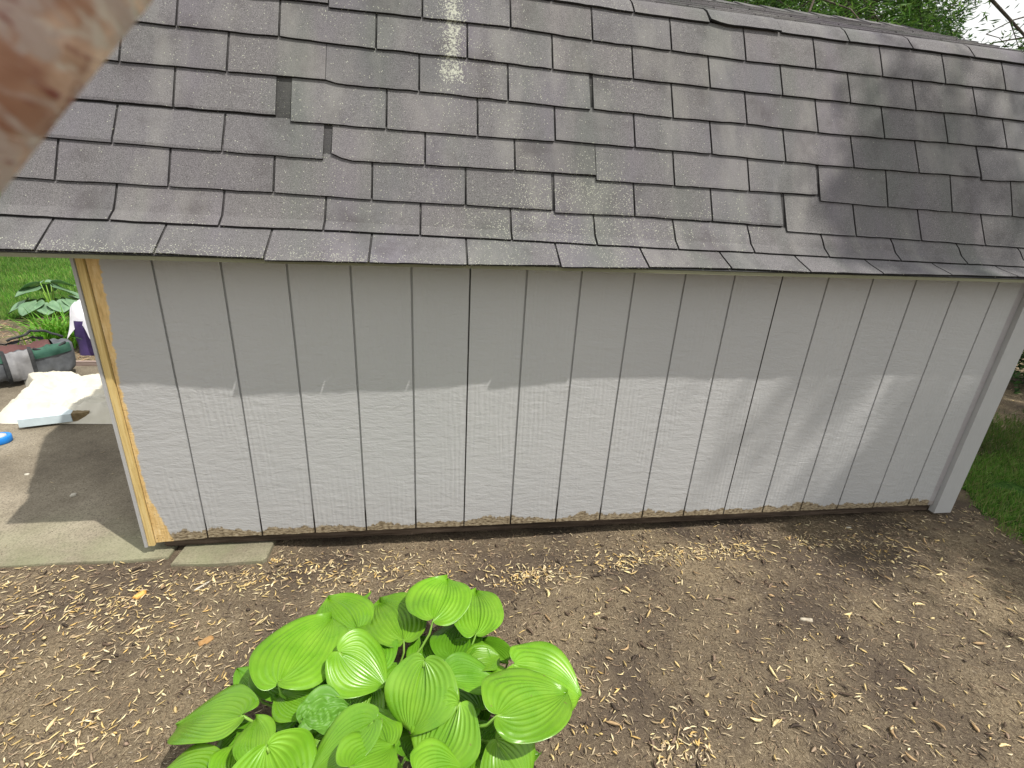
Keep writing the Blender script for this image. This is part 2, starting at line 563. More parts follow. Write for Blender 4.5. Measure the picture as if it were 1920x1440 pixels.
slab_poly = wavy((-4.6, -0.028), (0.05, -0.036), 60, 0.006, 4) + [(0.062, -0.03), (0.062, 2.26)] + wavy((0.0, 2.27), (-4.6, 2.30), 12, 0.004, 5)
slab = prism('patio_slab', slab_poly, -0.16, Z_SLAB, MAT['concrete'], bevel=0.006)
tag(slab, 'weathered concrete patio slab left of the shed', None, None, 'structure')

pv = MB()
prism_poly = [(0.095, -0.078), (0.25, -0.088), (0.425, -0.084), (0.437, -0.07), (0.436, 0.2), (0.11, 0.2)]
paver = prism('concrete_block', prism_poly, -0.13, -0.0535, MAT['concrete'], bevel=0.006)
tag(paver, 'grey concrete footing block under the shed\'s bottom left edge', 'concrete block')

edging = MB(); edging.box(-4.6, -0.9, 2.31, 2.335, -0.12, -0.035)
tag(edging.build('bed_edging', m_wood('edging_wood', (0.2, 0.15, 0.13), (0.36, 0.28, 0.25), (0.5, 0.4, 0.36), (0.1, 1, 1))),
    'low wooden edging strip along the far side of the patio', 'edging')

def inpoly(x, y, poly):
    inside = np.zeros(len(x), bool); n = len(poly)
    for i in range(n):
        x1, y1 = poly[i]; x2, y2 = poly[(i + 1) % n]
        if y1 == y2: continue
        c = ((y1 > y) != (y2 > y)) & (x < (x2 - x1) * (y - y1) / (y2 - y1) + x1)
        inside ^= c
    return inside


for nm, poly, lab in (
        ('lawn', [(-60, 3.72), (-3.3, 3.66), (-2.9, 3.9), (-2.2, 4.5), (-1.2, 5.0), (3, 5.6), (60, 9), (60, 60), (-60, 60)], 'green lawn beyond the planting bed on the left'),
        ('lawn', [(3.86, -4), (3.80, -0.9), (3.80, -0.30), (3.95, 0.05), (4.05, 0.28), (4.4, 0.50), (5.0, 0.62), (7, 0.55), (12, 0.2), (12, -4)], 'green lawn beside the right end of the shed')):
    near = poly[0][0] < 0
    gx0, gx1, gy0, gy1, st = (-10, 2.5, 3.5, 10, .07) if near else (3.6, 8.0, -2.5, .8, .03)
    gx = np.arange(gx0, gx1, st); gy = np.arange(gy0, gy1, st)
    XX, YY = np.meshgrid(gx, gy, indexing='ij')
    JX = XX + .05 * (vnoise(XX * 25, YY * 25, 61) - .5) + .12 * (vnoise(XX * 6, YY * 6, 62) - .5)
    JY = YY + .05 * (vnoise(XX * 25, YY * 25, 63) - .5) + .12 * (vnoise(XX * 6, YY * 6, 64) - .5)
    ins = inpoly(JX.ravel(), JY.ravel(), poly).reshape(XX.shape)
    PP = np.stack([XX, YY, gz(XX, YY) + .004], -1).reshape(-1, 3)
    ii, jj = np.nonzero(ins[:-1, :-1] & ins[1:, :-1] & ins[:-1, 1:] & ins[1:, 1:])
    nY = len(gy); base_ = ii * nY + jj
    m = MB(); m.v = [tuple(p) for p in PP]; m.f = [(int(q), int(q + nY), int(q + nY + 1), int(q + 1)) for q in base_]
    m.c = [None] * len(m.f); m.mi = [0] * len(m.f)
    if near:
        for q in ((-60, 10, 60, 60), (-60, 3.8, -10, 10)):
            m.add([(q[0], q[1], -.058), (q[2], q[1], -.058), (q[2], q[3], -.058), (q[0], q[3], -.058)], [(0, 1, 2, 3)])
    tag(m.build(nm, MAT['lawn']), lab, None, None, 'structure')


# ------------------------------------------------------------------ shed
shed = empty('shed', (1.83, 0, -0.05), 'small grey garden shed with wood panel siding and weathered shingle barn roof', 'shed')
GRV = 0.2032


def siding_panel(x0, x1):
    """one 4 ft sheet, grooves cut as real channels, chipped bottom edge"""
    xs = []
    gs = [round(i * GRV, 4) for i in range(0, 19)]
    pts = [(x0, 0.0)]
    for g in gs:
        if x0 + 0.02 < g < x1 - 0.02:
            pts += [(g - 0.0038, 0.0), (g - 0.0030, 0.0065), (g + 0.0030, 0.0065), (g + 0.0038, 0.0)]
    pts.append((x1, 0.0))
    full = [pts[0]]
    for a, b in zip(pts[:-1], pts[1:]):
        n = max(1, int((b[0] - a[0]) / 0.012))
        for k in range(1, n + 1):
            full.append((a[0] + (b[0] - a[0]) * k / n, a[1] + (b[1] - a[1]) * k / n))
    zs = [None, 0.012, 0.3, 0.7, 1.135]
    P = []
    for (x, y) in full:
        zb = -0.003 * vnoise(x * 37, 0.0, 2) - 0.002 * vnoise(x * 110, 0.0, 9) - max(0.0, 0.22 - x) * 0.06
        if y > 0: zb += 0.006
        P.append([(x, y, zb if z is None else z) for z in zs])
    m = MB(); m.grid(P)
    n = len(full)
    # thickness: back face and bottom edge
    Q = [[(p[0][0], 0.0118, p[0][2]), (p[0][0], 0.0118, 1.135)] for p in P]
    m.grid([list(reversed(q)) for q in Q])
    m.grid([[q[0], p[0]] for p, q in zip(P, Q)])
    for p, q, s in ((P[0], Q[0], 1), (P[-1], Q[-1], -1)):
        poly = p + [q[1], q[0]]
        m.add(poly, [tuple(range(len(poly)))[::s]])
    return m.build('siding_panel', MAT['siding'], shed)


for a, b in ((0.0145, 1.2175), (1.2205, 2.4365), (2.4395, 3.6035)):
    siding_panel(a, b)

m = MB(); m.box(3.6065, 3.706, -0.019, 0.012, -0.042, 1.13)
tag(m.build('corner_board', MAT['trim'], shed), 'grey corner board at the right end')
m = MB(); m.box(-0.010, 0.0115, -0.008, 0.03, -0.024, 1.13)
m.build('corner_batten', MAT['raw'], shed)
m = MB(); m.box(-0.021, -0.0115, -0.013, 2.44, -0.026, 1.13)
m.add([(-0.018, 0.02, 1.1305), (-0.018, 0.42, 2.02), (-0.018, 1.22, 2.35), (-0.018, 2.02, 2.02), (-0.018, 2.42, 1.1305),
       (-0.012, 0.02, 1.1305), (-0.012, 0.42, 2.02), (-0.012, 1.22, 2.35), (-0.012, 2.02, 2.02), (-0.012, 2.42, 1.1305)],
      [(0, 1, 2, 3, 4), (9, 8, 7, 6, 5), (0, 5, 6, 1), (1, 6, 7, 2), (2, 7, 8, 3), (3, 8, 9, 4)])
m.build('gable_wall', MAT['trim'], shed)
m = MB(); m.box(3.7085, 3.717, -0.008, 2.44, -0.026, 1.13)
m.add([(3.716, 0.02, 1.1305), (3.716, 0.42, 2.02), (3.716, 1.22, 2.35), (3.716, 2.02, 2.02), (3.716, 2.42, 1.1305),
       (3.710, 0.02, 1.1305), (3.710, 0.42, 2.02), (3.710, 1.22, 2.35), (3.710, 2.02, 2.02), (3.710, 2.42, 1.1305)],
      [(4, 3, 2, 1, 0), (5, 6, 7, 8, 9), (1, 6, 5, 0), (2, 7, 6, 1), (3, 8, 7, 2), (4, 9, 8, 3)])
m.build('gable_wall', MAT['trim'], shed)
m = MB(); m.box(-0.009, 3.706, 2.425, 2.438, -0.02, 1.13)
m.build('back_wall', MAT['trim'], shed)
# floor frame: rim board with a worn lower edge
P = []
for x in np.linspace(0.035, 3.60, 150):
    zb = -0.046 + 0.004 * vnoise(x * 20, 0, 6) + 0.002 * vnoise(x * 60, 0, 7)
    yo = 0.0135 + 0.002 * vnoise(x * 30, 1, 8)
    P.append([(x, 0.05, zb), (x, yo, zb), (x, yo + 0.001, -0.02), (x, 0.0135, 0.05)])
m = MB(); m.grid(P); m.build('floor_frame', MAT['rim'], shed)
m = MB(); m.box(0.04, 3.6, 0.052, 2.4, -0.02, 0.03); m.build('floor', MAT['rim'], shed)
m = MB(); m.box(0.03, 0.125, 0.03, 0.25, -0.0585, -0.0475); m.build('gap_filler', MAT['rim'], shed)  # dark filler added inside the gap under the frame

# ---- roof surface from measured course lines
ROWS = {
 0:((-0.146,1.125,0.0132),[(-0.32,0.003,-0.313,0.003),(-0.015,0.003,-0.008,0.003),(0.287,0.002,0.294,0.002),(0.588,-0.002,0.595,-0.002),(0.891,-0.005,0.898,-0.005),(1.195,-0.004,1.202,-0.004),(1.501,-0.001,1.508,-0.001),(1.81,0.002,1.817,0.002),(2.118,0.004,2.125,0.004),(2.424,0.0,2.431,0.0),(2.724,-0.0,2.731,-0.0),(3.027,0.003,3.034,0.003),(3.332,0.003,3.339,0.003),(3.637,0.003,3.644,0.003),(3.942,0.003,3.949,0.003)]),
 1:((-0.045,1.183,-0.0026),[(-0.171,-0.001,-0.164,-0.001),(0.133,-0.001,0.14,-0.001),(0.436,-0.002,0.443,-0.002),(0.742,0.003,0.749,0.003),(1.045,0.002,1.052,0.002),(1.351,0.003,1.358,0.003),(1.651,-0.0,1.658,-0.0),(1.955,-0.001,1.962,-0.001),(2.257,0.002,2.264,0.002),(2.567,-0.002,2.574,-0.002),(2.882,-0.003,2.889,-0.003),(3.193,-0.002,3.2,-0.002),(3.498,-0.002,3.505,-0.002),(3.802,-0.002,3.809,-0.002)]),
 2:((0.032,1.28,-0.011),[(-0.333,-0.007,-0.326,-0.007),(-0.028,-0.007,-0.021,-0.007),(0.279,-0.003,0.286,-0.003),(0.583,-0.0,0.59,-0.0),(0.887,-0.0,0.894,-0.0),(1.196,0.004,1.203,0.004),(1.501,0.008,1.513,0.0),(1.805,0.008,1.812,0.008),(2.11,0.009,2.117,0.009),(2.407,0.008,2.423,-0.009),(2.721,-0.009,2.728,-0.009),(3.022,-0.008,3.029,-0.008),(3.332,-0.011,3.339,-0.011),(3.636,-0.011,3.643,-0.011),(3.941,-0.011,3.948,-0.011)]),
 3:((0.105,1.405,-0.014),[(-0.194,-0.018,-0.187,-0.018),(0.111,-0.018,0.118,-0.018),(0.423,-0.016,0.43,-0.016),(0.731,-0.014,0.759,-0.014),(1.059,-0.004,1.066,-0.004),(1.37,0.004,1.377,0.004),(1.67,0.011,1.672,-0.005),(1.971,0.0,1.978,0.0),(2.278,0.004,2.285,0.004),(2.576,0.011,2.59,-0.01),(2.893,-0.011,2.9,-0.01),(3.202,-0.008,3.209,-0.008),(3.507,-0.004,3.514,-0.004),(3.812,-0.004,3.819,-0.004)]),
 4:((0.177,1.523,0.0007),[(-0.346,0.011,-0.339,0.011),(-0.041,0.011,-0.034,0.011),(0.264,0.011,0.271,0.011),(0.574,0.012,0.623,-0.003),(0.928,-0.003,0.935,-0.003),(1.241,-0.002,1.248,-0.002),(1.522,0.001,1.529,0.006),(1.827,0.005,1.834,0.005),(2.137,0.003,2.144,0.003),(2.451,-0.002,2.458,-0.002),(2.757,-0.004,2.764,-0.004),(3.064,-0.002,3.071,-0.002),(3.37,-0.001,3.38,-0.011),(3.675,-0.001,3.685,-0.011),(3.98,-0.001,3.99,-0.011)]),
 5:((0.189,1.641,-0.0048),[(-0.176,-0.001,-0.169,-0.001),(0.129,-0.001,0.136,-0.001),(0.436,0.001,0.443,0.001),(0.739,0.005,0.74,-0.006),(1.039,-0.0,1.046,-0.0),(1.345,-0.002,1.352,-0.002),(1.647,-0.004,1.661,-0.001),(1.962,-0.003,1.969,-0.003),(2.263,0.001,2.27,0.001),(2.568,-0.004,2.575,-0.004),(2.869,0.0,2.876,0.0),(3.17,0.006,3.177,0.006),(3.465,0.009,3.472,0.009),(3.77,0.009,3.777,0.009)]),
 6:((0.246,1.763,-0.005),[(-0.326,-0.001,-0.319,-0.001),(-0.021,-0.001,-0.014,-0.001),(0.284,-0.001,0.291,-0.001),(0.589,0.003,0.596,0.003),(0.896,0.0,0.903,0.0),(1.203,0.002,1.21,0.002),(1.507,-0.001,1.514,-0.001),(1.811,-0.003,1.818,-0.003),(2.117,-0.003,2.124,-0.003),(2.422,-0.002,2.429,-0.002),(2.723,0.0,2.73,0.0),(3.028,-0.0,3.035,-0.0),(3.327,0.006,3.334,0.006),(3.632,0.006,3.639,0.006),(3.936,0.006,3.943,0.006)]),
 7:((0.296,1.88,-0.0063),[(-0.17,0.007,-0.168,-0.005),(0.134,0.007,0.137,-0.005),(0.439,0.007,0.442,-0.005),(0.744,0.007,0.747,-0.005),(1.049,-0.0,1.056,-0.0),(1.356,0.006,1.363,0.006),(1.657,-0.005,1.664,-0.005),(1.964,-0.004,1.971,-0.004),(2.269,-0.007,2.276,-0.007),(2.572,-0.002,2.579,-0.002),(2.877,-0.001,2.884,-0.001),(3.179,0.003,3.186,0.003),(3.482,0.007,3.489,0.007),(3.786,0.007,3.793,0.007)]),
 8:((0.351,1.996,-0.0044),[(-0.318,0.003,-0.311,0.003),(-0.013,0.003,-0.006,0.003),(0.291,0.003,0.298,0.003),(0.596,0.003,0.603,0.003),(0.901,0.003,0.908,0.003),(1.206,0.003,1.213,0.003),(1.511,0.003,1.518,0.003),(1.822,-0.002,1.829,-0.002),(2.128,-0.002,2.133,-0.007),(2.429,-0.002,2.436,-0.002),(2.734,-0.002,2.741,-0.002),(3.034,0.004,3.041,0.004),(3.338,0.004,3.345,0.004),(3.643,0.004,3.65,0.004),(3.948,0.004,3.955,0.004)]),
}
RZ = {}
for j in range(9):
    (y, z, sl), bps = ROWS[j]
    y, z, sl = float(y), float(z), float(sl)
    t = 1.0
    if 3 <= j <= 7:      # slide along the line of sight onto one plane
        k = 0.4455
        ny, nz = y - CAM_POS[1], z - CAM_POS[2]
        t = (0.032 + (CAM_POS[2] - 1.28) * k - CAM_POS[1]) / (ny - nz * k)
        y = CAM_POS[1] + t * ny; z = CAM_POS[2] + t * nz
    RZ[j] = (y, z + sl * (CAM_POS[0] - 1.8) * (1 - t) , sl,
             [(CAM_POS[0] + (b[0] - CAM_POS[0]) * t, b[1], CAM_POS[0] + (b[2] - CAM_POS[0]) * t, b[3]) for b in bps])
KN = (0.402, 2.047)
RIDGE = (1.215, 2.385)
BEND = (-0.010, 1.212)
X0, X1 = -0.172, 3.775


def key_pts(x):
    L = []
    for j in range(9):
        y, z, sl, _ = RZ[j]
        L.append((float(j), y, z + sl * (x - 1.8)))
        if j == 1:
            f = -0.0026 * (x - 1.8)
            L.append((1.30, BEND[0], BEND[1] + f)); L.append((1.55, 0.0085, 1.243 + f * 1.4))
    L.append((8.55, KN[0], KN[1]))
    # upper slope, rows of 5 in
    n = 7
    for k in range(1, n + 1):
        L.append((8.55 + k, KN[0] + (RIDGE[0] - KN[0]) * k / n, KN[1] + (RIDGE[1] - KN[1]) * k / n))
    return L


def S(x, s):
    L = key_pts(x)
    s = min(max(s, 0.0), L[-1][0])
    for a, b in zip(L[:-1], L[1:]):
        if s <= b[0]:
            f = (s - a[0]) / (b[0] - a[0])
            ty, tz = b[1] - a[1], b[2] - a[2]
            l = math.hypot(ty, tz)
            return (a[1] + ty * f, a[2] + tz * f, ty / l, tz / l)
    return S(x, L[-1][0])


def surf(x, s, off, shift=0.0):
    y, z, ty, tz = S(x, s)
    e = 0.04
    _, _, a1, b1 = S(x, s - e); _, _, a2, b2 = S(x, s + e)
    ny, nz = -(b1 + b2), (a1 + a2)
    l = math.hypot(ny, nz); ny /= l; nz /= l
    return (x, y + ny * off + ty * shift, z + nz * off + tz * shift)


roof = MB()
roof.grid([[surf(x, s, 0.0) for s in (0.02, 0.5, 1, 1.3, 1.45, 1.6, 2, 3, 4, 5, 6, 7, 8, 8.5)] for x in np.linspace(X0 + 0.004, X1 - 0.004, 30)], col=(1, 1, 1))
under = roof.build('roof', MAT['underlay'], shed)


def tab(m, xa, xb, s0, s1, za, zb, thick=0.0058, lift=0.0085, top=0.002, tint=(1, 1, 1), chamfer=None, wob=0.0, mats=0, cut=0.17):
    xa = max(xa, X0); xb = min(xb, X1)
    if xb - xa < 0.012: return
    nx = max(2, int((xb - xa) / 0.03))
    xs = np.linspace(xa, xb, nx + 1)
    if s0 < 2 and s0 >= 1: ss = np.array([0, .1, .2, .28, .36, .45, .56, .7, .85, 1.0])
    elif s0 >= 7.9: ss = np.linspace(0, 1, 7)
    else: ss = np.array([0, .06, .3, .65, 1.0])
    T = []; Bt = []
    for i, x in enumerate(xs):
        f = i / nx
        sh = za * (1 - f) + zb * f + wob * (vnoise(x * 25, s0, 3) - 0.5)
        if chamfer and x - xa < chamfer[0]:
            sh = sh + chamfer[1] * (1 - (x - xa) / chamfer[0])
        ct = []; cb = []
        for q in ss:
            s = s0 + (s1 - s0) * q
            off = lift + (top - lift) * q
            if q < 0.04: off -= 0.0008
            ct.append(surf(x, s, off, sh * (1 - q)))
            cb.append(surf(x, s, off - thick * (1 - 0.6 * q), sh * (1 - q)))
        T.append(ct); Bt.append(cb)
    m.grid(T, col=tint, mi=mats)
    m.grid([list(reversed(c)) for c in Bt], col=tint, mi=mats)
    m.grid([[b[0], t[0]] for b, t in zip(Bt, T)], col=tuple(c * cut for c in tint), mi=mats)   # cut edge darkened to paint in the shadow line under each course
    dk = tuple(c * 0.35 for c in tint)
    m.grid([Bt[0], T[0]], col=dk, mi=mats)
    m.grid([T[-1], Bt[-1]], col=dk, mi=mats)


courses = MB()
for j in range(9):
    y, z, sl, bps = RZ[j]
    s1 = j + 1.06 if j < 8 else 9.35
    if j == 7: s1 = 8.04
    sn = math.sin(math.radians(62)) if j > 0 else 0.5
    for a, b in zip(bps[:-1], bps[1:]):
        xa, xb = a[2], b[0]
        if xb < X0 or xa > X1: continue
        if a[2] - a[0] < 0.004:      # strips butted together
            xa += 0.0006
        v = rnd.uniform(0.94, 1.05)
        tint = (v * rnd.uniform(0.99, 1.012), v, v * rnd.uniform(0.985, 1.02))
        ch = None
        if j == 3 and abs(xa - 0.76) < 0.03: ch = (0.05, 0.021)
        if j == 5 and abs(xa - 0.745) < 0.03: ch = (0.045, 0.012); v *= .92
        if j == 8:
            th, lf = 0.0075, 0.0125
            if abs(xa - 2.13) < 0.04: lf = 0.018; ch = (0.06, 0.014)
        else: th, lf = 0.0092, 0.0124
        if j == 5 and 0.72 < xa < 1.0: tint = tuple(c * 0.88 for c in tint)
        if j == 3 and 1.3 < xa < 1.45: tint = tuple(c * 0.86 for c in tint)
        if j == 0: th, lf = 0.0055, 0.0095
        ea = eb = 0.0
        if j == 0:           # uneven overhang of the starter tabs
            ea, eb = rnd.uniform(-.0015, .0015), rnd.uniform(-.0015, .0015)
            if abs(xa - .595) < .02: ea = -.009
            if abs(xa - 1.508) < .02: ea, eb = -.008, -.005
        tab(courses, xa, xb, j, s1, a[3] / sn + ea, b[1] / sn + eb, th, lf, 0.0028 if j < 8 else 0.006, tint, ch, 0.003)
courses.build('shingle_courses', MAT['shingle'], under)

# upper slope seen at a grazing angle
up = MB()
for k in range(0, 7):
    s0 = 8.55 + k + (0.55 if k == 0 else 0)
    off = (k % 2) * 0.152 + rnd.uniform(-0.02, 0.02)
    x = X0 - off
    while x < X1:
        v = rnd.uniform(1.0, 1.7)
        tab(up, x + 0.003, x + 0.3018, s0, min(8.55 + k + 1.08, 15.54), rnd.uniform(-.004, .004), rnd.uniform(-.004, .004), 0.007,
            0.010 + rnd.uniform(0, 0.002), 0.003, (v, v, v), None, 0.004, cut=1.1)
        x += 0.3048
P = [[surf(x, s, 0.0) for s in (8.5, 8.6, 10, 12, 15.55)] for x in np.linspace(X0 + 0.004, X1 - 0.004, 12)]
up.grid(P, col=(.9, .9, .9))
up.build('upper_roof', MAT['shingle'], shed)
# back slopes, mirrored and plain rows
bk = MB()
for (a, b, n) in (((RIDGE[0] + 0.004, RIDGE[1] + 0.012), (2.035, 2.055), 7), ((2.04, 2.05), (2.60, 1.13), 8)):
    for i in range(n):
        f0, f1 = i / n, (i + 1) / n
        y0 = a[0] + (b[0] - a[0]) * f0; z0 = a[1] + (b[1] - a[1]) * f0
        y1 = a[0] + (b[0] - a[0]) * f1; z1 = a[1] + (b[1] - a[1]) * f1
        v = rnd.uniform(0.85, 1.05)
        bk.add([(X0, y0, z0 - 0.004), (X1, y0, z0 - 0.004), (X1, y1, z1 + 0.006), (X0, y1, z1 + 0.006), (X1, y1, z1), (X0, y1, z1)],
               [(0, 1, 2, 3), (3, 2, 4, 5)], col=(v, v, v))
bk.build('back_roof', MAT['shingle'], shed)
# ridge caps
rc_ = MB(); x = X0
while x < X1:
    v = rnd.uniform(0.8, 1.05); xe = min(x + 0.15, X1); z = RIDGE[1] + 0.018
    rc_.add([(x, RIDGE[0] - 0.12, z - 0.056), (x, RIDGE[0], z), (x, RIDGE[0] + 0.12, z - 0.047),
             (xe, RIDGE[0] - 0.12, z - 0.062), (xe, RIDGE[0], z - 0.006), (xe, RIDGE[0] + 0.12, z - 0.053)],
            [(0, 3, 4, 1), (1, 4, 5, 2), (0, 1, 2), (3, 5, 4)], col=(v, v, v)); x = xe + 0.0005
rc_.build('ridge_cap', MAT['shingle'], shed)
# fascia, soffit and rake boards
m = MB()
P = []
for x in np.linspace(X0 + 0.008, X1 - 0.008, 24):
    y, z, ty, tz = S(x, 0.0)
    yy, zz = y + 0.006, z - 0.003
    P.append([(x, yy + 0.016, zz - 0.008), (x, yy, zz - 0.010), (x, yy, zz + 0.001), (x, yy + 0.016, zz + 0.008)])
m.grid(P)
m.build('fascia', MAT['fascia'], shed)
m = MB()
P = []
for x in np.linspace(X0 + 0.01, X1 - 0.01, 24):
    y, z, _, _ = S(x, 0.0)
    P.append([(x, y + 0.0225, z - 0.010), (x, -0.002, z - 0.012)])
m.grid(P); m.build('soffit', MAT['fascia'], shed)
for xx in (X0 + 0.006, X1 - 0.022):
    m = MB()
    prof = [surf(xx, s, -0.004) for s in (0.15, 1, 1.3, 1.6, 2, 5, 8, 8.55, 12, 15.5)]
    P = [[(xx, p[1], p[2] - 0.055), (xx, p[1], p[2]), (xx + 0.016, p[1], p[2]), (xx + 0.016, p[1], p[2] - 0.055), (xx, p[1], p[2] - 0.055)] for p in prof]
    m.grid(P)
    m.build('rake_board', MAT['trim'], shed)


# ------------------------------------------------------------------ chips and litter
def slivers(n, region, lmin, lmax, wmin, wmax, palette, clusters=None, seed=1, lift=0.001, spread=0.07, zfun=None, avoid=None, ori=None):
    r = np.random.default_rng(seed)
    x = r.uniform(region[0], region[1], n); y = r.uniform(region[2], region[3], n)
    if clusters is not None:
        cx, cy, cs = np.array([c[:3] for c in clusters]).T
        w = np.array([c[3] for c in clusters], float)
        k = r.choice(len(cx), n, p=w / w.sum())
        x = cx[k] + r.normal(0, 1, n) * cs[k] * 1.9; y = cy[k] + r.normal(0, 1, n) * cs[k] * 0.9
    if avoid is not None:
        keep = ~avoid(x, y); x = x[keep]; y = y[keep]; n = len(x)
    L = r.uniform(lmin, lmax, n); W = r.uniform(wmin, wmax, n)
    a = r.uniform(0, 2 * np.pi, n) if ori is None else ori + r.normal(0, 0.6, n)
    curv = r.normal(0, 0.38, n)
    tilt = r.normal(0, 0.14, n)
    z0 = (gz(x, y) if zfun is None else zfun(x, y)) + lift + r.uniform(0, 0.006, n)
    t = np.linspace(-1, 1, 4)
    wd = np.array([0.25, 1.0, 0.85, 0.2])
    ang = a[:, None] + curv[:, None] * t[None, :] * 0.5
    px_ = x[:, None] + L[:, None] * 0.5 * t * np.cos(a)[:, None] - curv[:, None] * L[:, None] * 0.25 * (t * t)[None] * np.sin(a)[:, None]
    py_ = y[:, None] + L[:, None] * 0.5 * t * np.sin(a)[:, None] + curv[:, None] * L[:, None] * 0.25 * (t * t)[None] * np.cos(a)[:, None]
    pz_ = z0[:, None] + tilt[:, None] * L[:, None] * 0.5 * t + np.abs(tilt)[:, None] * L[:, None] * 0.5
    nx = -np.sin(ang); ny = np.cos(ang)
    hw = W[:, None] * 0.5 * wd[None]
    A = np.stack([px_ + nx * hw, py_ + ny * hw, pz_], -1)
    B = np.stack([px_ - nx * hw, py_ - ny * hw, pz_], -1)
    C = np.stack([px_, py_, pz_ + hw * 0.55 + 0.0006], -1)
    V = np.stack([A, C, B], 2)            # n,4,3,3
    V = V.reshape(n, 12, 3)
    f = []
    for i in range(3):
        for j in range(2):
            f.append((i * 3 + j, i * 3 + j + 1, (i + 1) * 3 + j + 1, (i + 1) * 3 + j))
        f.append((i * 3 + 2, i * 3, (i + 1) * 3, (i + 1) * 3 + 2))
    f = np.array(f)
    F = (np.arange(n)[:, None, None] * 12 + f[None]).reshape(-1, 4)
    pal = np.array(palette)
    c = pal[r.integers(0, len(pal), n)] * r.uniform(0.75, 1.15, (n, 1))
    return V.reshape(-1, 3), F, np.repeat(c, len(f), 0)


def merge(parts):
    V = []; F = []; C = []; o = 0
    for v, f, c in parts:
        V.append(v); F.append(f + o); C.append(c); o += len(v)
    return np.concatenate(V), np.concatenate(F), np.concatenate(C)


def avoid_slab(x, y):
    a = (x < 0.03) & (y > -0.045) & (y < 2.33)
    b = (x > 0.06) & (x < 0.45) & (y > -0.095)
    c = (x > 0.45) & (x < 3.62) & (y > 0.06)
    return a | b | c


pale = [(0.70, 0.55, 0.27), (0.76, 0.63, 0.35), (0.58, 0.43, 0.19), (0.62, 0.51, 0.34), (0.78, 0.67, 0.42), (0.50, 0.38, 0.23), (0.45, 0.34, 0.20)]
tan = [(0.38, 0.295, 0.19), (0.29, 0.22, 0.145), (0.47, 0.375, 0.25), (0.23, 0.17, 0.115), (0.55, 0.45, 0.31), (0.14, 0.105, 0.085), (0.08, 0.06, 0.05), (0.42, 0.30, 0.2)]


def cl(px, py, s, w):
    p = unp(px, py, -0.075)
    return (p[0], p[1], s, w)


CL = [cl(985, 1085, .035, 3), cl(1025, 1078, .03, 2), cl(1150, 1062, .03, 2), cl(1190, 1050, .03, 2), cl(1250, 1045, .03, 2), cl(1300, 1042, .03, 1.5),
      cl(1350, 1035, .04, 2), cl(1400, 1038, .04, 2.2), cl(1500, 1018, .035, 2), cl(1620, 1025, .05, 1.5), cl(1660, 1045, .05, 1),
      cl(250, 1140, .05, 2.4), cl(190, 1170, .06, 2), cl(120, 1150, .06, 1.6), cl(230, 1200, .05, 1.4), cl(400, 1095, .05, 1.6), cl(480, 1090, .05, 1.6),
      cl(560, 1075, .06, 1.8), cl(640, 1085, .05, 2.2), cl(700, 1078, .05, 2), cl(90, 1240, .04, .8), cl(170, 1375, .05, 1.6), cl(330, 1230, .04, 1.4),
      cl(380, 1250, .04, 1.0), cl(1260, 1385, .03, 1.8), cl(1270, 1410, .03, 1.4), cl(1105, 1290, .04, .8), cl(1500, 1310, .06, .7), cl(60, 1110, .05, 1.5),
      cl(830, 1060, .06, 1.2), cl(40, 1430, .05, 1.0), cl(300, 1100, .06, 1.5), cl(1110, 1400, .04, .8), cl(540, 1060, .05, 1.5)]
V, F, Cc = merge([
    slivers(3000, (-1.6, 4.2, -1.7, 0.02), 0.010, 0.030, 0.003, 0.0068, pale, seed=2, avoid=avoid_slab),
    slivers(800, (-1.0, 1.1, -1.2, 0.0), 0.012, 0.030, 0.003, 0.0065, pale, seed=21, avoid=avoid_slab),
    slivers(1700, (0, 1, 0, 1), 0.010, 0.028, 0.003, 0.008, pale + [(0.62, 0.42, 0.16)], clusters=CL, seed=3, avoid=avoid_slab),
    slivers(190, (-0.9, 3.5, -1.2, -0.1), 0.02, 0.045, 0.007, 0.015, [(0.62, 0.46, 0.22), (0.72, 0.58, 0.31), (0.42, 0.29, 0.16)], seed=4, avoid=avoid_slab),
    slivers(900, (-4.2, -1.2, 2.36, 3.7), 0.02, 0.045, 0.005, 0.01, [(0.62, 0.46, 0.30), (0.5, 0.34, 0.2), (0.36, 0.22, 0.12)], seed=12),
    slivers(500, (3.6, 6.5, 0.3, 2.6), 0.02, 0.05, 0.004, 0.01, pale + tan, seed=13)])
tag(fast_mesh('wood_chips', V, F, MAT['chips'], Cc), 'pale curled wood chips scattered over the brown mulch', 'wood chips', None, 'stuff')
V, F, Cc = merge([
    slivers(26000, (-1.5, 4.1, -1.7, 0.05), 0.006, 0.026, 0.0012, 0.0038, tan, seed=5, avoid=avoid_slab, lift=0.0),
    slivers(700, (-1.3, 3.9, -1.4, 0.0), 0.012, 0.04, 0.005, 0.013, [(0.10, 0.07, 0.05), (0.17, 0.12, 0.085), (0.25, 0.18, 0.13), (0.06, 0.045, 0.035), (0.36, 0.27, 0.19)], seed=66, avoid=avoid_slab),
    slivers(12000, (-1.2, 3.4, -1.2, 0.0), 0.004, 0.014, 0.001, 0.003, tan + [(0.5, 0.42, 0.33)], seed=6, avoid=avoid_slab, lift=0.001),
    slivers(4000, (-4.5, -1.2, 2.34, 4.0), 0.01, 0.04, 0.003, 0.007, tan + [(0.45, 0.30, 0.18)], seed=14),
    slivers(3500, (3.5, 7.5, 0.3, 3.5), 0.01, 0.04, 0.003, 0.006, tan, seed=15)])
tag(fast_mesh('mulch_debris', V, F, MAT['chips'], Cc), 'fine shredded bark and needles covering the ground', 'mulch', None, 'stuff')
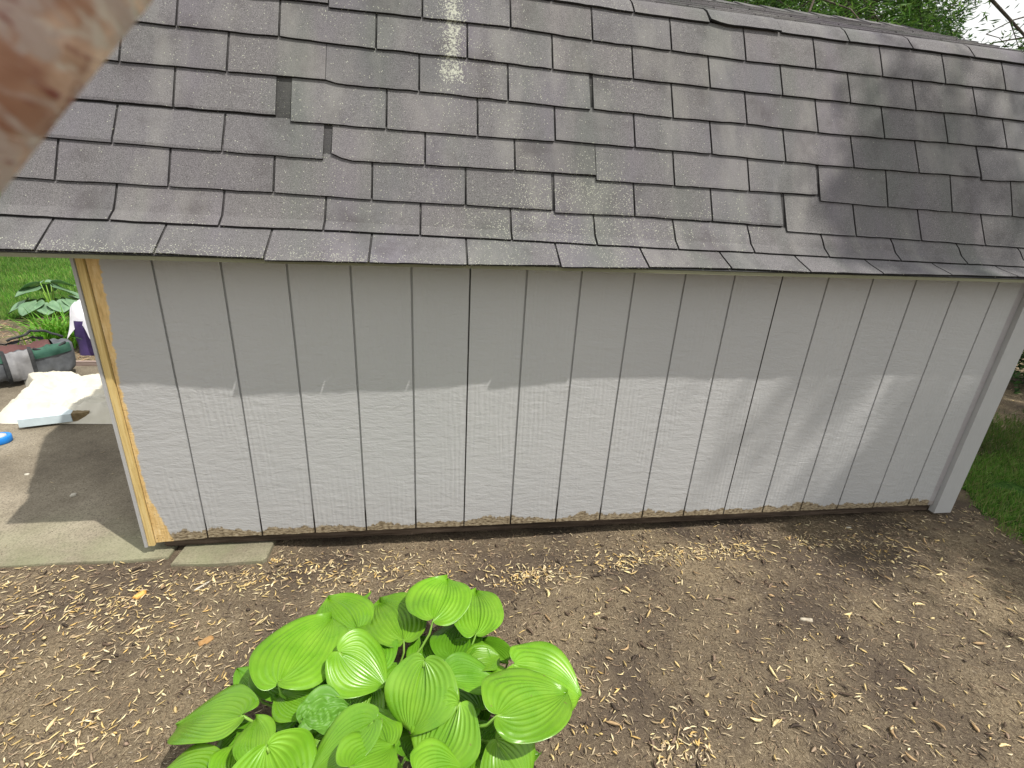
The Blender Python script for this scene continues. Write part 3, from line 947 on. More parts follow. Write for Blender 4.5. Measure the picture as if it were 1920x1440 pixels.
V, F, Cc = merge([
    slivers(150, (-1.9, 0.0, -0.02, 1.6), 0.006, 0.03, 0.001, 0.003, [(0.5, 0.42, 0.26), (0.2, 0.16, 0.1), (0.6, 0.55, 0.4)], seed=8, zfun=lambda x, y: x * 0 + Z_SLAB, lift=0.0)])
tag(fast_mesh('slab_litter', V, F, MAT['chips'], Cc), 'loose bits of straw and bark on the concrete slab', 'litter', None, 'stuff')


def flat_piece(name, px, py, length, width, th, ang, mat, label, cat, z=None, seed=0, parts=9):
    """an irregular chip, stick or pebble lying on the ground"""
    r = random.Random(seed)
    zz = float(gz(*unp(px, py, -0.075)[:2])) if z is None else z
    p = unp(px, py, zz + th)
    n = 12; P = []
    ca, sa = math.cos(ang), math.sin(ang)
    jit = [r.uniform(0.75, 1.1) for _ in range(n)]
    lv = [(0.86, 0.0), (1.0, 0.35), (0.93, 0.85), (0.55, 1.0), (0.02, 1.0)]
    m = MB()
    G = []
    for i in range(n):
        q = 2 * math.pi * i / n; row = []
        for k, h in lv:
            u = math.copysign(abs(math.cos(q)) ** 0.6, math.cos(q)) * length / 2 * k * jit[i]
            v = math.copysign(abs(math.sin(q)) ** 0.6, math.sin(q)) * width / 2 * k * jit[(i * 5) % n]
            row.append((p[0] + u * ca - v * sa, p[1] + u * sa + v * ca, zz - 0.002 + h * th * (1 + 0.25 * jit[i])))
        G.append(row)
    m.grid(G, close_u=True)
    return tag(m.build(name, mat, smooth=True), label, cat)


grey_wood = m_wood('grey_driftwood', (0.22, 0.19, 0.15), (0.42, 0.37, 0.29), (0.55, 0.5, 0.4), (1, 1, 1), scale=40)
pale_stone = m_paint('pale_stone', (0.55, 0.52, 0.44), dirt=0.3)
flat_piece('bark_chip', 1513, 1160, 0.050, 0.015, 0.008, -0.25, grey_wood, 'flat grey-brown piece of bark alone on the mulch, right of centre', 'bark chip', seed=1)
flat_piece('wood_splinter', 379, 1097, 0.062, 0.007, 0.005, 0.85, pale_stone, 'thin pale grey splinter on mulch below the concrete block', 'wood splinter', seed=2)
flat_piece('pebble', 137, 926, 0.026, 0.020, 0.010, 0.4, pale_stone, 'small whitish pebble lying in the shaded part of the slab', 'pebble', z=Z_SLAB, seed=3)
flat_piece('pebble', 50, 888, 0.020, 0.013, 0.007, 0.1, pale_stone, 'tiny cream pebble on the sunlit part of the slab', 'pebble', z=Z_SLAB, seed=8)
flat_piece('paint_chip', 1592, 988, 0.030, 0.014, 0.004, 0.0, pale_stone, 'small light grey chip on mulch below the shed\'s right end', 'paint chip', seed=4)
dry = m_wood('dry_orange_leaf', (0.45, 0.20, 0.04), (0.66, 0.36, 0.09), (0.75, 0.52, 0.2), (1, 1, 1), scale=50)
flat_piece('dry_leaf', 262, 1113, 0.045, 0.02, 0.012, 1.0, dry, 'curled orange dry leaf on the mulch nearest the slab edge', 'leaf', seed=5)
flat_piece('dry_leaf', 385, 1200, 0.045, 0.03, 0.004, 0.7, m_wood('brown_leaf', (0.25, 0.13, 0.05), (0.38, 0.22, 0.09), (0.45, 0.3, 0.15), (1, 1, 1), scale=40),
           'flat brown dry leaf on the mulch left of the hosta', 'leaf', seed=6)
flat_piece('dry_leaf', 1120, 1149, 0.034, 0.008, 0.005, 0.3, m_wood('yellow_leaf', (0.6, 0.45, 0.15), (0.72, 0.58, 0.25), (0.8, 0.68, 0.4), (1, 1, 1), scale=40),
           'narrow pale yellow dry leaf right of the hosta', 'leaf', seed=7)

# ------------------------------------------------------------------ leaves of the hostas
NV = 7


def leaf_mesh(name, base, tip, W, mat, parent, cup=0.15, droop=0.15, seed=0, roll=0.0, lobe=0.23, ripple=1.0, nu=57, nt=26, crinkle=0.0):
    base = np.array(base, float); tip = np.array(tip, float)
    Lv = tip - base; ln = np.linalg.norm(Lv); t_ = Lv / ln
    sd = np.cross(t_, (0, 0, 1.0)); sd /= np.linalg.norm(sd)
    nr = np.cross(sd, t_)
    if roll:
        c, s = math.cos(roll), math.sin(roll)
        sd, nr = sd * c + nr * s, nr * c - sd * s
    r = np.random.default_rng(seed)
    ph = r.uniform(0, 6.28, 6)
    T = np.linspace(0, 1, nt) ** 1.15
    U = np.linspace(-1, 1, nu)
    t, u = np.meshgrid(T, U, indexing='ij')
    au = np.abs(u)
    # every vein is a cubic from the stalk to the tip; the outer ones sweep back into the lobes
    th = u * R(158) * (0.55 + 0.45 * au)
    k1 = ln * (0.22 + lobe * 1.05 * au)
    x1, y1 = np.cos(th) * k1, np.sin(th) * k1
    asy = 1 + 0.07 * np.sign(u) * math.sin(ph[0])
    x2 = ln * (0.60 + 0.06 * math.sin(ph[5])) + 0 * u; y2 = 1.3333 * u * W * asy - y1
    o_ = 1 - t
    tx = ln * (1.05 + 0.0 * u)
    along = 3 * o_ * o_ * t * x1 + 3 * o_ * t * t * x2 + t ** 3 * tx
    side = 3 * o_ * o_ * t * y1 + 3 * o_ * t * t * y2
    ew = W * 0.5 * np.clip(np.sin(np.pi * np.clip(t, 0, 1) ** 0.8), 0, 1) + 1e-5
    side = side * (1 + 0.035 * np.sin(t * 13 + ph[0] + (u > 0) * 2) * au ** 2) + 0.05 * W * np.sin(t * 3.0 + ph[2]) * t * (1 - t) * 2
    l_ = np.clip(along / ln, 0, 1)
    h = cup * W * (au ** 1.7) * (0.25 + ew / W) + droop * ln * (0.5 * l_ - 0.95 * l_ ** 2 - 0.1 * l_ ** 4)
    h += -0.06 * W * np.exp(-(au / 0.16) ** 2) * (1 - 0.7 * t) * np.minimum(1, t * 6)
    vp = au * NV + 0.15
    amp = ripple * 0.72 * ew / NV * np.clip(1.2 - au, 0.3, 1)
    h += amp * (np.abs(np.sin(np.pi * vp)) - 0.6)
    h += 0.06 * W * np.sin(t * 9 + ph[3] + u * 1.0) * au ** 3 * np.minimum(1, t * 4) + 0.035 * W * np.sin(t * 5 + ph[4]) * u
    if crinkle: h += crinkle * W * (vnoise(t * 9 + seed, u * 5, 4) - 0.5)
    P = base + t_[None, None] * along[..., None] + sd[None, None] * side[..., None] + nr[None, None] * h[..., None]
    P = P.reshape(-1, 3)
    i = np.arange(nt - 1)[:, None] * nu + np.arange(nu - 1)[None]
    F = np.stack([i, i + 1, i + nu + 1, i + nu], -1).reshape(-1, 4)
    o = fast_mesh(name, P, F, mat, None, parent, smooth=True)
    at = o.data.attributes.new('vein', 'FLOAT', 'POINT')
    ve = np.clip(1 - np.abs(np.sin(np.pi * vp)) * 2.2, 0, 1)
    at.data.foreach_set('value', ve.astype(np.float32).ravel())
    md = o.modifiers.new('thick', 'SOLIDIFY'); md.thickness = 0.0006
    return o


crown = unp(690, 1345, -0.08)
hosta = empty('hosta_plant', crown, 'large bright yellow-green hosta with ribbed leaves growing in front of the shed', 'plant')
# (base px, z) (tip px, z) width px, cup, droop, kind, roll
H = [
    ((812, 1164), .17, (838, 1078), .17, 108, .10, .20, 0, 0),
    ((892, 1190), .15, (893, 1100), .13, 92, .12, .22, 0, 0),
    ((672, 1181), .10, (617, 1112), .12, 90, .10, .30, 0, 0),
    ((757, 1202), .12, (712, 1112), .10, 112, .08, .30, 0, 0),
    ((522, 1281), .17, (618, 1146), .15, 142, .06, .22, 0, .0),
    ((634, 1222), .20, (722, 1280), .14, 112, .02, .10, 0, 0),
    ((650, 1262), .11, (712, 1314), .07, 70, .10, .20, 0, 0),
    ((796, 1238), .25, (770, 1372), .15, 122, .04, .12, 0, 0),
    ((846, 1236), .12, (866, 1160), .10, 84, .15, .15, 1, 0),
    ((838, 1266), .17, (932, 1270), .13, 74, .20, .12, 1, 0),
    ((952, 1242), .07, (902, 1198), .06, 42, .45, .1, 1, 0),
    ((963, 1246), .17, (1090, 1292), .11, 126, .04, .22, 0, .0),
    ((932, 1342), .24, (1062, 1290), .18, 142, .04, .14, 0, .0),
    ((862, 1318), .20, (793, 1442), .12, 132, .03, .12, 0, 0),
    ((930, 1388), .16, (985, 1490), .08, 122, .05, .15, 0, 0),
    ((780, 1450), .25, (868, 1432), .20, 92, .10, .15, 0, 0),
    ((884, 1470), .15, (872, 1412), .14, 50, .10, .15, 0, 0),
    ((456, 1342), .16, (326, 1344), .08, 106, .08, .22, 0, .0),
    ((392, 1452), .13, (283, 1452), .07, 84, .10, .15, 0, 0),
    ((472, 1372), .08, (388, 1452), .04, 74, .15, .12, 1, 0),
    ((500, 1398), .25, (538, 1520), .14, 156, .04, .12, 0, 0),
    ((476, 1420), .22, (478, 1340), .17, 64, .10, .15, 0, 0),
    ((566, 1308), .12, (512, 1362), .08, 62, .10, .12, 1, 0),
    ((566, 1352), .19, (652, 1322), .17, 82, .10, .08, 2, 0),
    ((702, 1352), .24, (572, 1452), .18, 92, .08, .14, 0, 0),
    ((588, 1306), .08, (560, 1250), .07, 62, .15, .1, 1, 0),
    ((604, 1300), .04, (650, 1262), .04, 62, .15, .1, 1, 0),
    ((666, 1352), .02, (730, 1318), .02, 60, .15, .1, 1, 0),
    ((655, 1440), .25, (737, 1392), .20, 100, .08, .15, 0, 0),
    ((866, 1272), .10, (950, 1276), .09, 62, .10, .1, 1, 0),
    ((880, 1360), .06, (900, 1270), .05, 66, .10, .1, 1, 0),
    ((846, 1300), .08, (888, 1262), .08, 50, .10, .1, 1, 0),
    ((640, 1320), .03, (600, 1250), .02, 66, .10, .1, 1, 0),
    ((700, 1400), .05, (760, 1352), .04, 74, .10, .1, 1, 0),
    ((760, 1420), .08, (800, 1380), .05, 70, .10, .1, 1, 0),
    ((600, 1420), .10, (640, 1350), .08, 70, .10, .1, 1, 0),
    ((560, 1400), .08, (520, 1330), .05, 66, .10, .1, 1, 0),
    ((860, 1440), .05, (900, 1380), .03, 66, .10, .1, 1, 0),
    ((690, 1230), .05, (610, 1190), .03, 60, .10, .1, 1, 0),
    ((735, 1350), .06, (752, 1270), .04, 60, .10, .1, 1, 0),
    ((575, 1235), .05, (690, 1110), .09, 40, .10, .1, 1, 0),
    ((905, 1420), .04, (1010, 1410), .04, 60, .10, .1, 1, 0),
    ((480, 1300), .03, (445, 1250), .03, 40, .15, .2, 1, 0),
    ((705, 1255), .13, (690, 1192), .12, 84, .08, .2, 1, 0),
    ((590, 1330), .14, (520, 1300), .12, 74, .1, .15, 0, 0),
    ((640, 1300), .10, (588, 1262), .09, 66, .1, .15, 1, 0),
    ((750, 1330), .10, (690, 1300), .08, 74, .1, .15, 1, 0),
    ((760, 1300), .08, (700, 1352), .06, 70, .1, .15, 1, 0),
    ((900, 1330), .11, (842, 1292), .09, 74, .1, .15, 1, 0),
    ((905, 1258), .12, (842, 1200), .11, 70, .1, .15, 1, 0),
    ((935, 1300), .12, (900, 1246), .12, 60, .1, .15, 0, 0),
    ((560, 1440), .18, (480, 1452), .14, 86, .1, .15, 1, 0),
    ((430, 1452), .15, (452, 1390), .12, 70, .1, .15, 0, 0),
    ((880, 1425), .12, (935, 1350), .1, 74, .1, .15, 1, 0),
    ((700, 1452), .18, (640, 1400), .16, 80, .1, .15, 1, 0),
    ((730, 1310), .05, (770, 1240), .05, 84, .1, .15, 1, 0),
    ((640, 1380), .10, (600, 1330), .10, 84, .1, .15, 0, 0),
    ((815, 1250), .09, (790, 1190), .09, 66, .1, .15, 1, 0),
    ((548, 1296), .11, (478, 1250), .10, 70, .1, .2, 1, 0),
    ((600, 1290), .14, (560, 1330), .11, 70, .1, .15, 1, 0),
    ((700, 1290), .12, (655, 1350), .10, 76, .1, .15, 0, 0),
    ((728, 1400), .15, (690, 1330), .14, 70, .1, .15, 0, 0),
    ((880, 1240), .13, (935, 1225), .12, 60, .1, .15, 0, 0),
    ((590, 1395), .16, (640, 1440), .13, 74, .1, .15, 0, 0),
]
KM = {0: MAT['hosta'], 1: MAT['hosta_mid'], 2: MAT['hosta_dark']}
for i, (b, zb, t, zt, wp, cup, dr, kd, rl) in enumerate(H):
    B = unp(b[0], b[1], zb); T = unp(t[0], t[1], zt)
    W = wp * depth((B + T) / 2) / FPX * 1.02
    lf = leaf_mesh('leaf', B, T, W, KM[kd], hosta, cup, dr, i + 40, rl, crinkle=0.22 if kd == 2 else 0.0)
    if kd == 2: lf['label'] = 'dull dark green crinkled leaf'
    c = crown + np.array([rnd.uniform(-.04, .04), rnd.uniform(-.04, .04), 0])
    mid = (B * 0.55 + c * 0.45) + np.array([0, 0, 0.05])
    d = (T - B) / np.linalg.norm(T - B)
    m = MB()
    pts = []
    for q in np.linspace(0, 1, 9):
        p = (1 - q) ** 3 * c + 3 * (1 - q) ** 2 * q * (c * .8 + B * .2 + [0, 0, .05]) + 3 * (1 - q) * q * q * (B - d * 0.035 + [0, 0, -0.09]) + q ** 3 * (B - [0, 0, 0.001])
        pts.append(p)
    pts.append(B + d * 0.012 - [0, 0, .003])
    m.tube(pts, [0.0055 - 0.0026 * k / 9 for k in range(10)], 7)
    m.build('stem', MAT['stem'], hosta, smooth=True)

# small blue-green hosta at the lawn edge
bh_c = unp(105, 598, -0.08)
bh = empty('hosta_plant', bh_c, 'small blue-green hosta at the lawn edge beyond the patio', 'plant')
for i in range(13):
    a = i * 2.4 + 0.4; el = rnd.uniform(.05, .2) if i % 3 else .28
    hb = .20 + .16 * (i % 3 == 0) + rnd.uniform(-.03, .03)
    rr0 = .16 if i % 3 else .05
    B = bh_c + np.array([math.cos(a) * rr0, math.sin(a) * rr0, hb])
    ll = rnd.uniform(.19, .25)
    T = B + np.array([math.cos(a) * ll * .9, math.sin(a) * ll * .9, -rnd.uniform(.05, .13)])
    leaf_mesh('leaf', B, T, ll * .85, MAT['hosta_blue'], bh, .1, .1, i, nu=31, nt=16)
    m = MB(); m.tube([bh_c, (bh_c + B) / 2 + [0, 0, .03], B], [.008, .006, .004], 6); m.build('stem', MAT['stem'], bh, smooth=True)


# ------------------------------------------------------------------ grass
def blades(n, x, y, z, h, w, lean, cols, seed):
    r = np.random.default_rng(seed)
    a = r.uniform(0, 2 * np.pi, n); b = r.uniform(0, 2 * np.pi, n)
    dx = np.cos(b) * lean; dy = np.sin(b) * lean
    V = np.empty((n, 5, 3))
    wx = np.cos(a) * w / 2; wy = np.sin(a) * w / 2
    V[:, 0] = np.stack([x - wx, y - wy, z], -1); V[:, 1] = np.stack([x + wx, y + wy, z], -1)
    V[:, 2] = np.stack([x + wx * .8 + dx * .4, y + wy * .8 + dy * .4, z + h * .62], -1)
    V[:, 3] = np.stack([x - wx * .8 + dx * .4, y - wy * .8 + dy * .4, z + h * .62], -1)
    V[:, 4] = np.stack([x + dx, y + dy, z + h], -1)
    base = np.arange(n)[:, None] * 5
    F = np.concatenate([base + np.array([[0, 1, 2, 3]]), base + np.array([[3, 2, 4, 4]])], 0)
    F4 = F[:n]; F3 = F[n:, :3]
    return V.reshape(-1, 3), F4, F3, cols


def grass(name, x, y, hmin, hmax, wd, pal, seed, label, dens=None):
    r = np.random.default_rng(seed); n = len(x)
    h = r.uniform(hmin, hmax, n); lean = h * r.uniform(0.1, 0.9, n)
    c = np.array(pal)[r.integers(0, len(pal), n)] * r.uniform(.7, 1.2, (n, 1))
    patch = vnoise(x * 1.5, y * 1.5, seed)[:, None]
    c = c * (0.75 + 0.5 * patch) * np.array([1.0, 1, 1])
    z = gz(x, y) + 0.004
    V, F4, F3, _ = blades(n, x, y, z, h, r.uniform(.6, 1.2, n) * wd, lean, c, seed)
    # all triangles
    F = np.concatenate([F4[:, [0, 1, 2]], F4[:, [0, 2, 3]], F3], 0)
    C3 = np.concatenate([c, c, c], 0)
    return tag(fast_mesh(name, V, F, MAT['grass'], C3), label, 'grass', None, 'stuff')


GP = [(0.09, 0.24, 0.025), (0.14, 0.33, 0.04), (0.07, 0.19, 0.02), (0.19, 0.34, 0.06), (0.24, 0.30, 0.09)]


r = np.random.default_rng(30)
n = 120000
x = -8.5 + 8.5 * r.random(n); y = 3.6 + 6.4 * r.random(n) ** 1.3
k = inpoly(x, y, [(-60, 3.72), (-3.3, 3.66), (-2.9, 3.9), (-2.2, 4.5), (-1.2, 5.0), (3, 5.6), (60, 9), (60, 60), (-60, 60)])
# leave out the wedge the shed hides
k &= (x < -1.0 - (y - 3.6) * 0.1)
grass('grass', x[k], y[k], 0.03, 0.07, 0.006, GP, 31, 'mown grass blades of the lawn on the left')
n = 110000
x = r.uniform(3.75, 7.0, n); y = r.uniform(-1.3, 0.75, n)
k = (vnoise(x * 5, y * 5, 77) > .10) & inpoly(x + .25 * (vnoise(x * 6, y * 6, 7) - .5) + r.normal(0, .03, n), y + .3 * (vnoise(x * 5, y * 5, 8) - .5) + r.normal(0, .03, n), [(3.86, -4), (3.80, -0.9), (3.80, -0.30), (3.95, 0.05), (4.05, 0.28), (4.4, 0.50), (5.0, 0.62), (7, 0.55), (12, 0.2), (12, -4)])
grass('grass', x[k], y[k], 0.014, 0.042, 0.0035, [(0.10, 0.24, 0.03), (0.14, 0.30, 0.04), (0.19, 0.30, 0.07), (0.26, 0.27, 0.1)], 32, 'short grass blades beside the right end of the shed')
x = np.concatenate([r.normal(5.1, 0.5, 6000), r.normal(4.9, 0.5, 2500)]); y = np.concatenate([r.normal(0.85, 0.16, 6000), r.normal(0.6, 0.12, 2500)])
x = np.clip(x, 4.2, 7)
grass('grass', x, y, 0.02, 0.05, 0.004, [(0.06, 0.14, 0.02), (0.1, 0.18, 0.03), (0.16, 0.17, 0.06)], 33, 'thin patchy grass between the lawn and the dark shrub')

# strappy clump by the patio
cc = unp(112, 655, -0.08)
lily = empty('daylily_clump', cc, 'dense clump of narrow bright green strappy leaves behind the duffel bag', 'plant')
m = MB()
for i in range(210):
    a = rnd.uniform(0, 2 * math.pi); ln = rnd.uniform(0.25, 0.48); out = rnd.uniform(0.35, 1.0)
    b0 = np.array([cc[0] + rnd.gauss(0, .09), cc[1] + rnd.gauss(0, .06), -0.08])
    dr = np.array([math.cos(a), math.sin(a) * .8, 0]); sd = np.array([-math.sin(a), math.cos(a), 0])
    L = []; wv = rnd.uniform(.010, .016)
    for q in np.linspace(0, 1, 7):
        p = b0 + dr * ln * out * 0.9 * q ** 1.5 + np.array([0, 0, ln * (1.05 * q - 0.62 * out * q ** 2.4)])
        ww = wv * (0.5 + 0.6 * math.sin(math.pi * min(q * 1.1, 1))) * (1 - q ** 4) + 0.0006
        L.append([p - sd * ww / 2, p + np.array([0, 0, -0.002]), p + sd * ww / 2])
    v = rnd.uniform(.75, 1.2)
    m.grid(L, col=(0.15 * v, 0.38 * v, 0.035 * v) if rnd.random() > .15 else (0.3 * v, .42 * v, .08 * v))
m.build('leaves', MAT['grass'], lily, smooth=True)


# ------------------------------------------------------------------ trees and shrubs
def leaf_cloud(P, size, cols, seed, flat=0.4, wd=0.18):
    r = np.random.default_rng(seed); n = len(P)
    d = r.normal(0, 1, (n, 3)); d[:, 2] = d[:, 2] * flat - 0.25
    d /= np.linalg.norm(d, axis=1)[:, None]
    e = np.cross(d, r.normal(0, 1, (n, 3)) * [1 - flat * .6, 1 - flat * .6, 1.0]); e /= np.linalg.norm(e, axis=1)[:, None] + 1e-9
    s = size * r.uniform(.6, 1.3, (n, 1))
    nn = np.cross(d, e)
    V = np.stack([P, P + d * s * .5 + e * s * wd + nn * s * .06, P + d * s, P + d * s * .5 - e * s * wd + nn * s * .06], 1)
    F = np.arange(n * 4).reshape(n, 4)
    c = np.array(cols)[r.integers(0, len(cols), n)] * r.uniform(.7, 1.25, (n, 1))
    return V.reshape(-1, 3), F, c


def tree(name, base, height, crown_r, crown_c, nlimb, nleaf, lsize, cols, label, seed, droop=0.2, trunk_r=0.12, low=0.3, cat='tree', squash=0.8, hole=None):
    r = random.Random(seed); rn = np.random.default_rng(seed)
    t = empty(name, base, label, cat)
    base = np.array(base, float); cc_ = np.array(crown_c, float)
    top = np.array([cc_[0], cc_[1], base[2] + height])
    m = MB(); tp = []
    for q in np.linspace(0, 1, 9):
        p = base * (1 - q) + top * q; p = p + np.array([math.sin(q * 5 + seed), math.cos(q * 4 + seed), 0]) * 0.05 * height * 0.15
        tp.append(p)
    m.tube(tp, [trunk_r * (1 - .85 * q) + .01 for q in np.linspace(0, 1, 9)], 9)
    m.build('trunk', MAT['bark'], t, smooth=True)
    br = MB(); anchors = []
    for i in range(nlimb):
        q = low + (0.97 - low) * (i + r.random()) / nlimb
        k = q * 8; a = int(k); p0 = tp[a] + (tp[min(a + 1, 8)] - tp[a]) * (k - a)
        ang = i * 2.4 + r.uniform(-.4, .4)
        u = np.array([math.cos(ang), math.sin(ang), r.uniform(-.1, .5)])
        # limb length: reach the crown ellipsoid
        L = crown_r * (0.55 + 0.5 * math.sqrt(max(0.05, 1 - ((q - .55) / .6) ** 2))) * r.uniform(.75, 1.1)
        e = p0 + u * L + (cc_ - p0) * 0.15 * np.array([1, 1, 0.3])
        pts = []
        for s in np.linspace(0, 1, 7):
            p = p0 * (1 - s) + e * s; p = p + np.array([0, 0, droop * L * (s * .8 - s * s * 1.5)]) + np.array([r.uniform(-.04, .04) for _ in range(3)]) * L * .4 * s
            pts.append(p)
        r0 = trunk_r * .32 * (1.1 - q * .7)
        br.tube(pts, [r0 * (1 - .85 * s) + .003 for s in np.linspace(0, 1, 7)], 6)
        for s in range(2, 7):
            for _ in range(3):
                du = np.array([r.uniform(-1, 1), r.uniform(-1, 1), r.uniform(-.6, .35)]); du /= np.linalg.norm(du)
                l2 = L * r.uniform(.18, .42) * (1.2 - s / 9)
                e2 = pts[s] + du * l2 - np.array([0, 0, droop * l2 * .7])
                if hole is not None and np.linalg.norm(np.cross(e2 - CAM_POS, hole[0])) < hole[1] * 1.0: continue
                br.tube([pts[s], (pts[s] + e2) / 2 + [0, 0, .03 * L], e2], [.008, .006, .003], 4, caps=False)
                for w_ in (0.3, .55, .8, 1.0): anchors.append((pts[s] * (1 - w_) + e2 * w_, l2 * .30))
    br.build('branches', MAT['bark'], t, smooth=True)
    A = np.array([a[0] for a in anchors]); Sg = np.array([a[1] for a in anchors])
    k = rn.integers(0, len(A), nleaf)
    P = A[k] + rn.normal(0, 1, (nleaf, 3)) * Sg[k][:, None] * [1, 1, .55]
    if hole is not None:
        dd = P - CAM_POS; kk = np.linalg.norm(np.cross(dd, hole[0]), axis=1) / np.linalg.norm(dd, axis=1)
        P = P[(kk > hole[2]) | (rn.random(len(P)) < 0.16)]
    V, F, c = leaf_cloud(P, lsize, cols, seed, wd=.085 if nleaf > 100000 else .16)
    fast_mesh('crown', V, F, MAT['foliage'], c, t)
    return t


GB = [(0.07, 0.17, 0.025), (0.11, 0.23, 0.04), (0.05, 0.12, 0.02), (0.15, 0.27, 0.05)]
HOLE = ray(1885, 40); HOLE = (HOLE / np.linalg.norm(HOLE), 0.35, 0.042)
GD = [(0.03, 0.085, 0.02), (0.05, 0.12, 0.03), (0.025, 0.06, 0.015), (0.07, 0.15, 0.04)]
tree('broadleaf_tree', (6.6, 5.2, -.1), 6.5, 2.6, (6.0, 4.9, 4.2), 44, 210000, .085, GB, 'bright green feathery tree above the right end of the roof', 101, .7, .13, .15, hole=HOLE)
tree('broadleaf_tree', (3.6, 8.2, -.1), 7.5, 3.0, (3.8, 8.0, 5), 30, 60000, .08, GD + GB[:1], 'dark green tree behind the roof, just left of the bright one', 102, .4, .16, .15)
tree('evergreen_tree', (11.5, 5.6, -.1), 4.9, 2.2, (11.3, 5.6, 3), 20, 24000, .09, GD, 'dark evergreen behind the right end of the roof, below the white sky', 103, .5, .14, .08, hole=HOLE)
tree('evergreen_tree', (9.6, 8.6, -.1), 6.6, 2.6, (9.4, 8.4, 4), 34, 60000, .09, GD, 'tall dark tree filling the gap behind the feathery green tree', 105, .6, .15, .1, hole=HOLE)
tree('shade_tree', (9.0, -3.2, -.1), 8.8, 1.85, (7.28, -2.0, 6.8), 28, 70000, .12, GB, 'leafy tree right of the shed whose crown shades its right end', 104, .2, .14, .55)


def shrub(name, px, py, z, rad, n, cols, ls, label, seed):
    rn = np.random.default_rng(seed); r = random.Random(seed)
    c = unp(px, py, z)
    t = empty(name, (c[0], c[1], z), label, 'shrub')
    st = MB(); A = []
    for i in range(16):
        a = r.uniform(0, 6.28); e = c + np.array([math.cos(a) * rad[0] * r.uniform(.3, .9), math.sin(a) * rad[1] * r.uniform(.3, .9), rad[2] * r.uniform(.5, 1.2)])
        st.tube([c, (c + e) / 2 + [0, 0, .1], e], [.014, .009, .003], 5); A += [c * .6 + e * .4, c * .35 + e * .65, e, e]
    st.build('stems', MAT['bark'], t)
    A = np.array(A); k = rn.integers(0, len(A), n)
    P = A[k] + rn.normal(0, 1, (n, 3)) * np.array(rad) * .2
    P[:, 2] = np.maximum(P[:, 2], z + .02)
    V, F, cc2 = leaf_cloud(P, ls, cols, seed)
    fast_mesh('foliage', V, F, MAT['foliage'], cc2, t)


shrub('evergreen_shrub', 1985, 735, -.08, (.75, .7, 1.0), 9000, GD, .07, 'dark evergreen shrub behind the shed\'s right corner', 201)


# ------------------------------------------------------------------ cloth and bags by the patio
def mound(name, poly, height, mat, seed, zb, parent=None, rings=34, nb=220, fold=9.0, edge=0.012, cen=None, peaks=()):
    poly = np.array(poly, float)
    seg = np.roll(poly, -1, 0) - poly; sl = np.linalg.norm(seg, axis=1); cs = np.concatenate([[0], np.cumsum(sl)])
    u = np.linspace(0, cs[-1], nb, endpoint=False)
    i = np.clip(np.searchsorted(cs, u, 'right') - 1, 0, len(poly) - 1)
    Bd = poly[i] + seg[i] * ((u - cs[i]) / sl[i])[:, None]
    Bd = (np.roll(Bd, 1, 0) + Bd * 2 + np.roll(Bd, -1, 0)) / 4
    c = np.mean(poly, 0) if cen is None else np.array(cen)
    q = np.linspace(1, 0, rings)
    XY = c + (Bd - c)[:, None, :] * q[None, :, None]
    X, Y = XY[..., 0], XY[..., 1]
    e = 1 - q[None, :]
    n1 = vnoise(X * fold + 3 * vnoise(X * 3, Y * 3, seed), Y * fold * 1.8, seed)
    rid = 1 - np.abs(2 * n1 - 1)
    n2 = 1 - np.abs(2 * vnoise(X * fold * 2.7 + 9, Y * fold * 2.7 + 4 * n1, seed + 1) - 1)
    h = edge * np.minimum(1, e * 14) + height * np.minimum(1, e * 5) * (0.25 + 0.75 * rid ** 2 + .45 * n2)
    for (pxx, pyy, rr_, hh) in peaks: h = h + hh * np.exp(-((X - pxx) ** 2 + (Y - pyy) ** 2) / rr_ ** 2) * np.minimum(1, e * 6)
    P = np.stack([X, Y, zb + h], -1)
    m = MB(); m.grid(P, close_u=True)
    return m.build(name, mat, parent, smooth=True)


canvas = m_cloth('canvas', (0.56, 0.53, 0.44), (0.66, 0.63, 0.55), 7, b=0.8)
cpoly = [unp(a, b, Z_SLAB)[:2] for a, b in ((45, 716), (60, 703), (110, 706), (165, 714), (195, 708), (260, 720), (300, 760), (290, 796), (230, 796), (150, 795), (60, 796), (0, 795), (-12, 786), (5, 772), (30, 752), (62, 735), (50, 728))]
pk = [unp(75, 715, .0), unp(185, 760, .0), unp(150, 735, 0)]
tag(mound('drop_cloth', cpoly, 0.045, canvas, 5, Z_SLAB + .002, fold=7.5, peaks=[(pk[0][0], pk[0][1], .14, .05), (pk[1][0], pk[1][1], .12, .05), (pk[2][0], pk[2][1], .06, .02)]),
    'crumpled off-white canvas drop cloth lying on the concrete slab', 'drop cloth')

# painted board lying on the cloth
b0 = unp(42, 786, -.02); b1 = unp(172, 771, -.02)
ax = (b1 - b0) / 2; ln = np.linalg.norm(ax); ux = ax / ln; uy = np.cross((0, 0, 1), ux)
board = empty('board', (b0 + b1) / 2, 'pale blue-grey painted board with a bare brown end on the drop cloth', 'board')
m = MB(); m.obox((b0 + b1) / 2 - ux * .04, ux * (ln - .04), uy * .07, (0, 0, .024))
m.build('plank', m_paint('pale_blue_paint', (0.60, 0.70, 0.74), dirt=.3), board)
m = MB(); m.obox(b1 - ux * .038, ux * .04, uy * .0705, (0, 0, .0245))
m.build('bare_end', m_wood('brown_wood_end', (0.10, 0.07, 0.03), (0.2, 0.15, 0.08), (0.32, 0.25, 0.15), (1, 1, 1), scale=30), board)

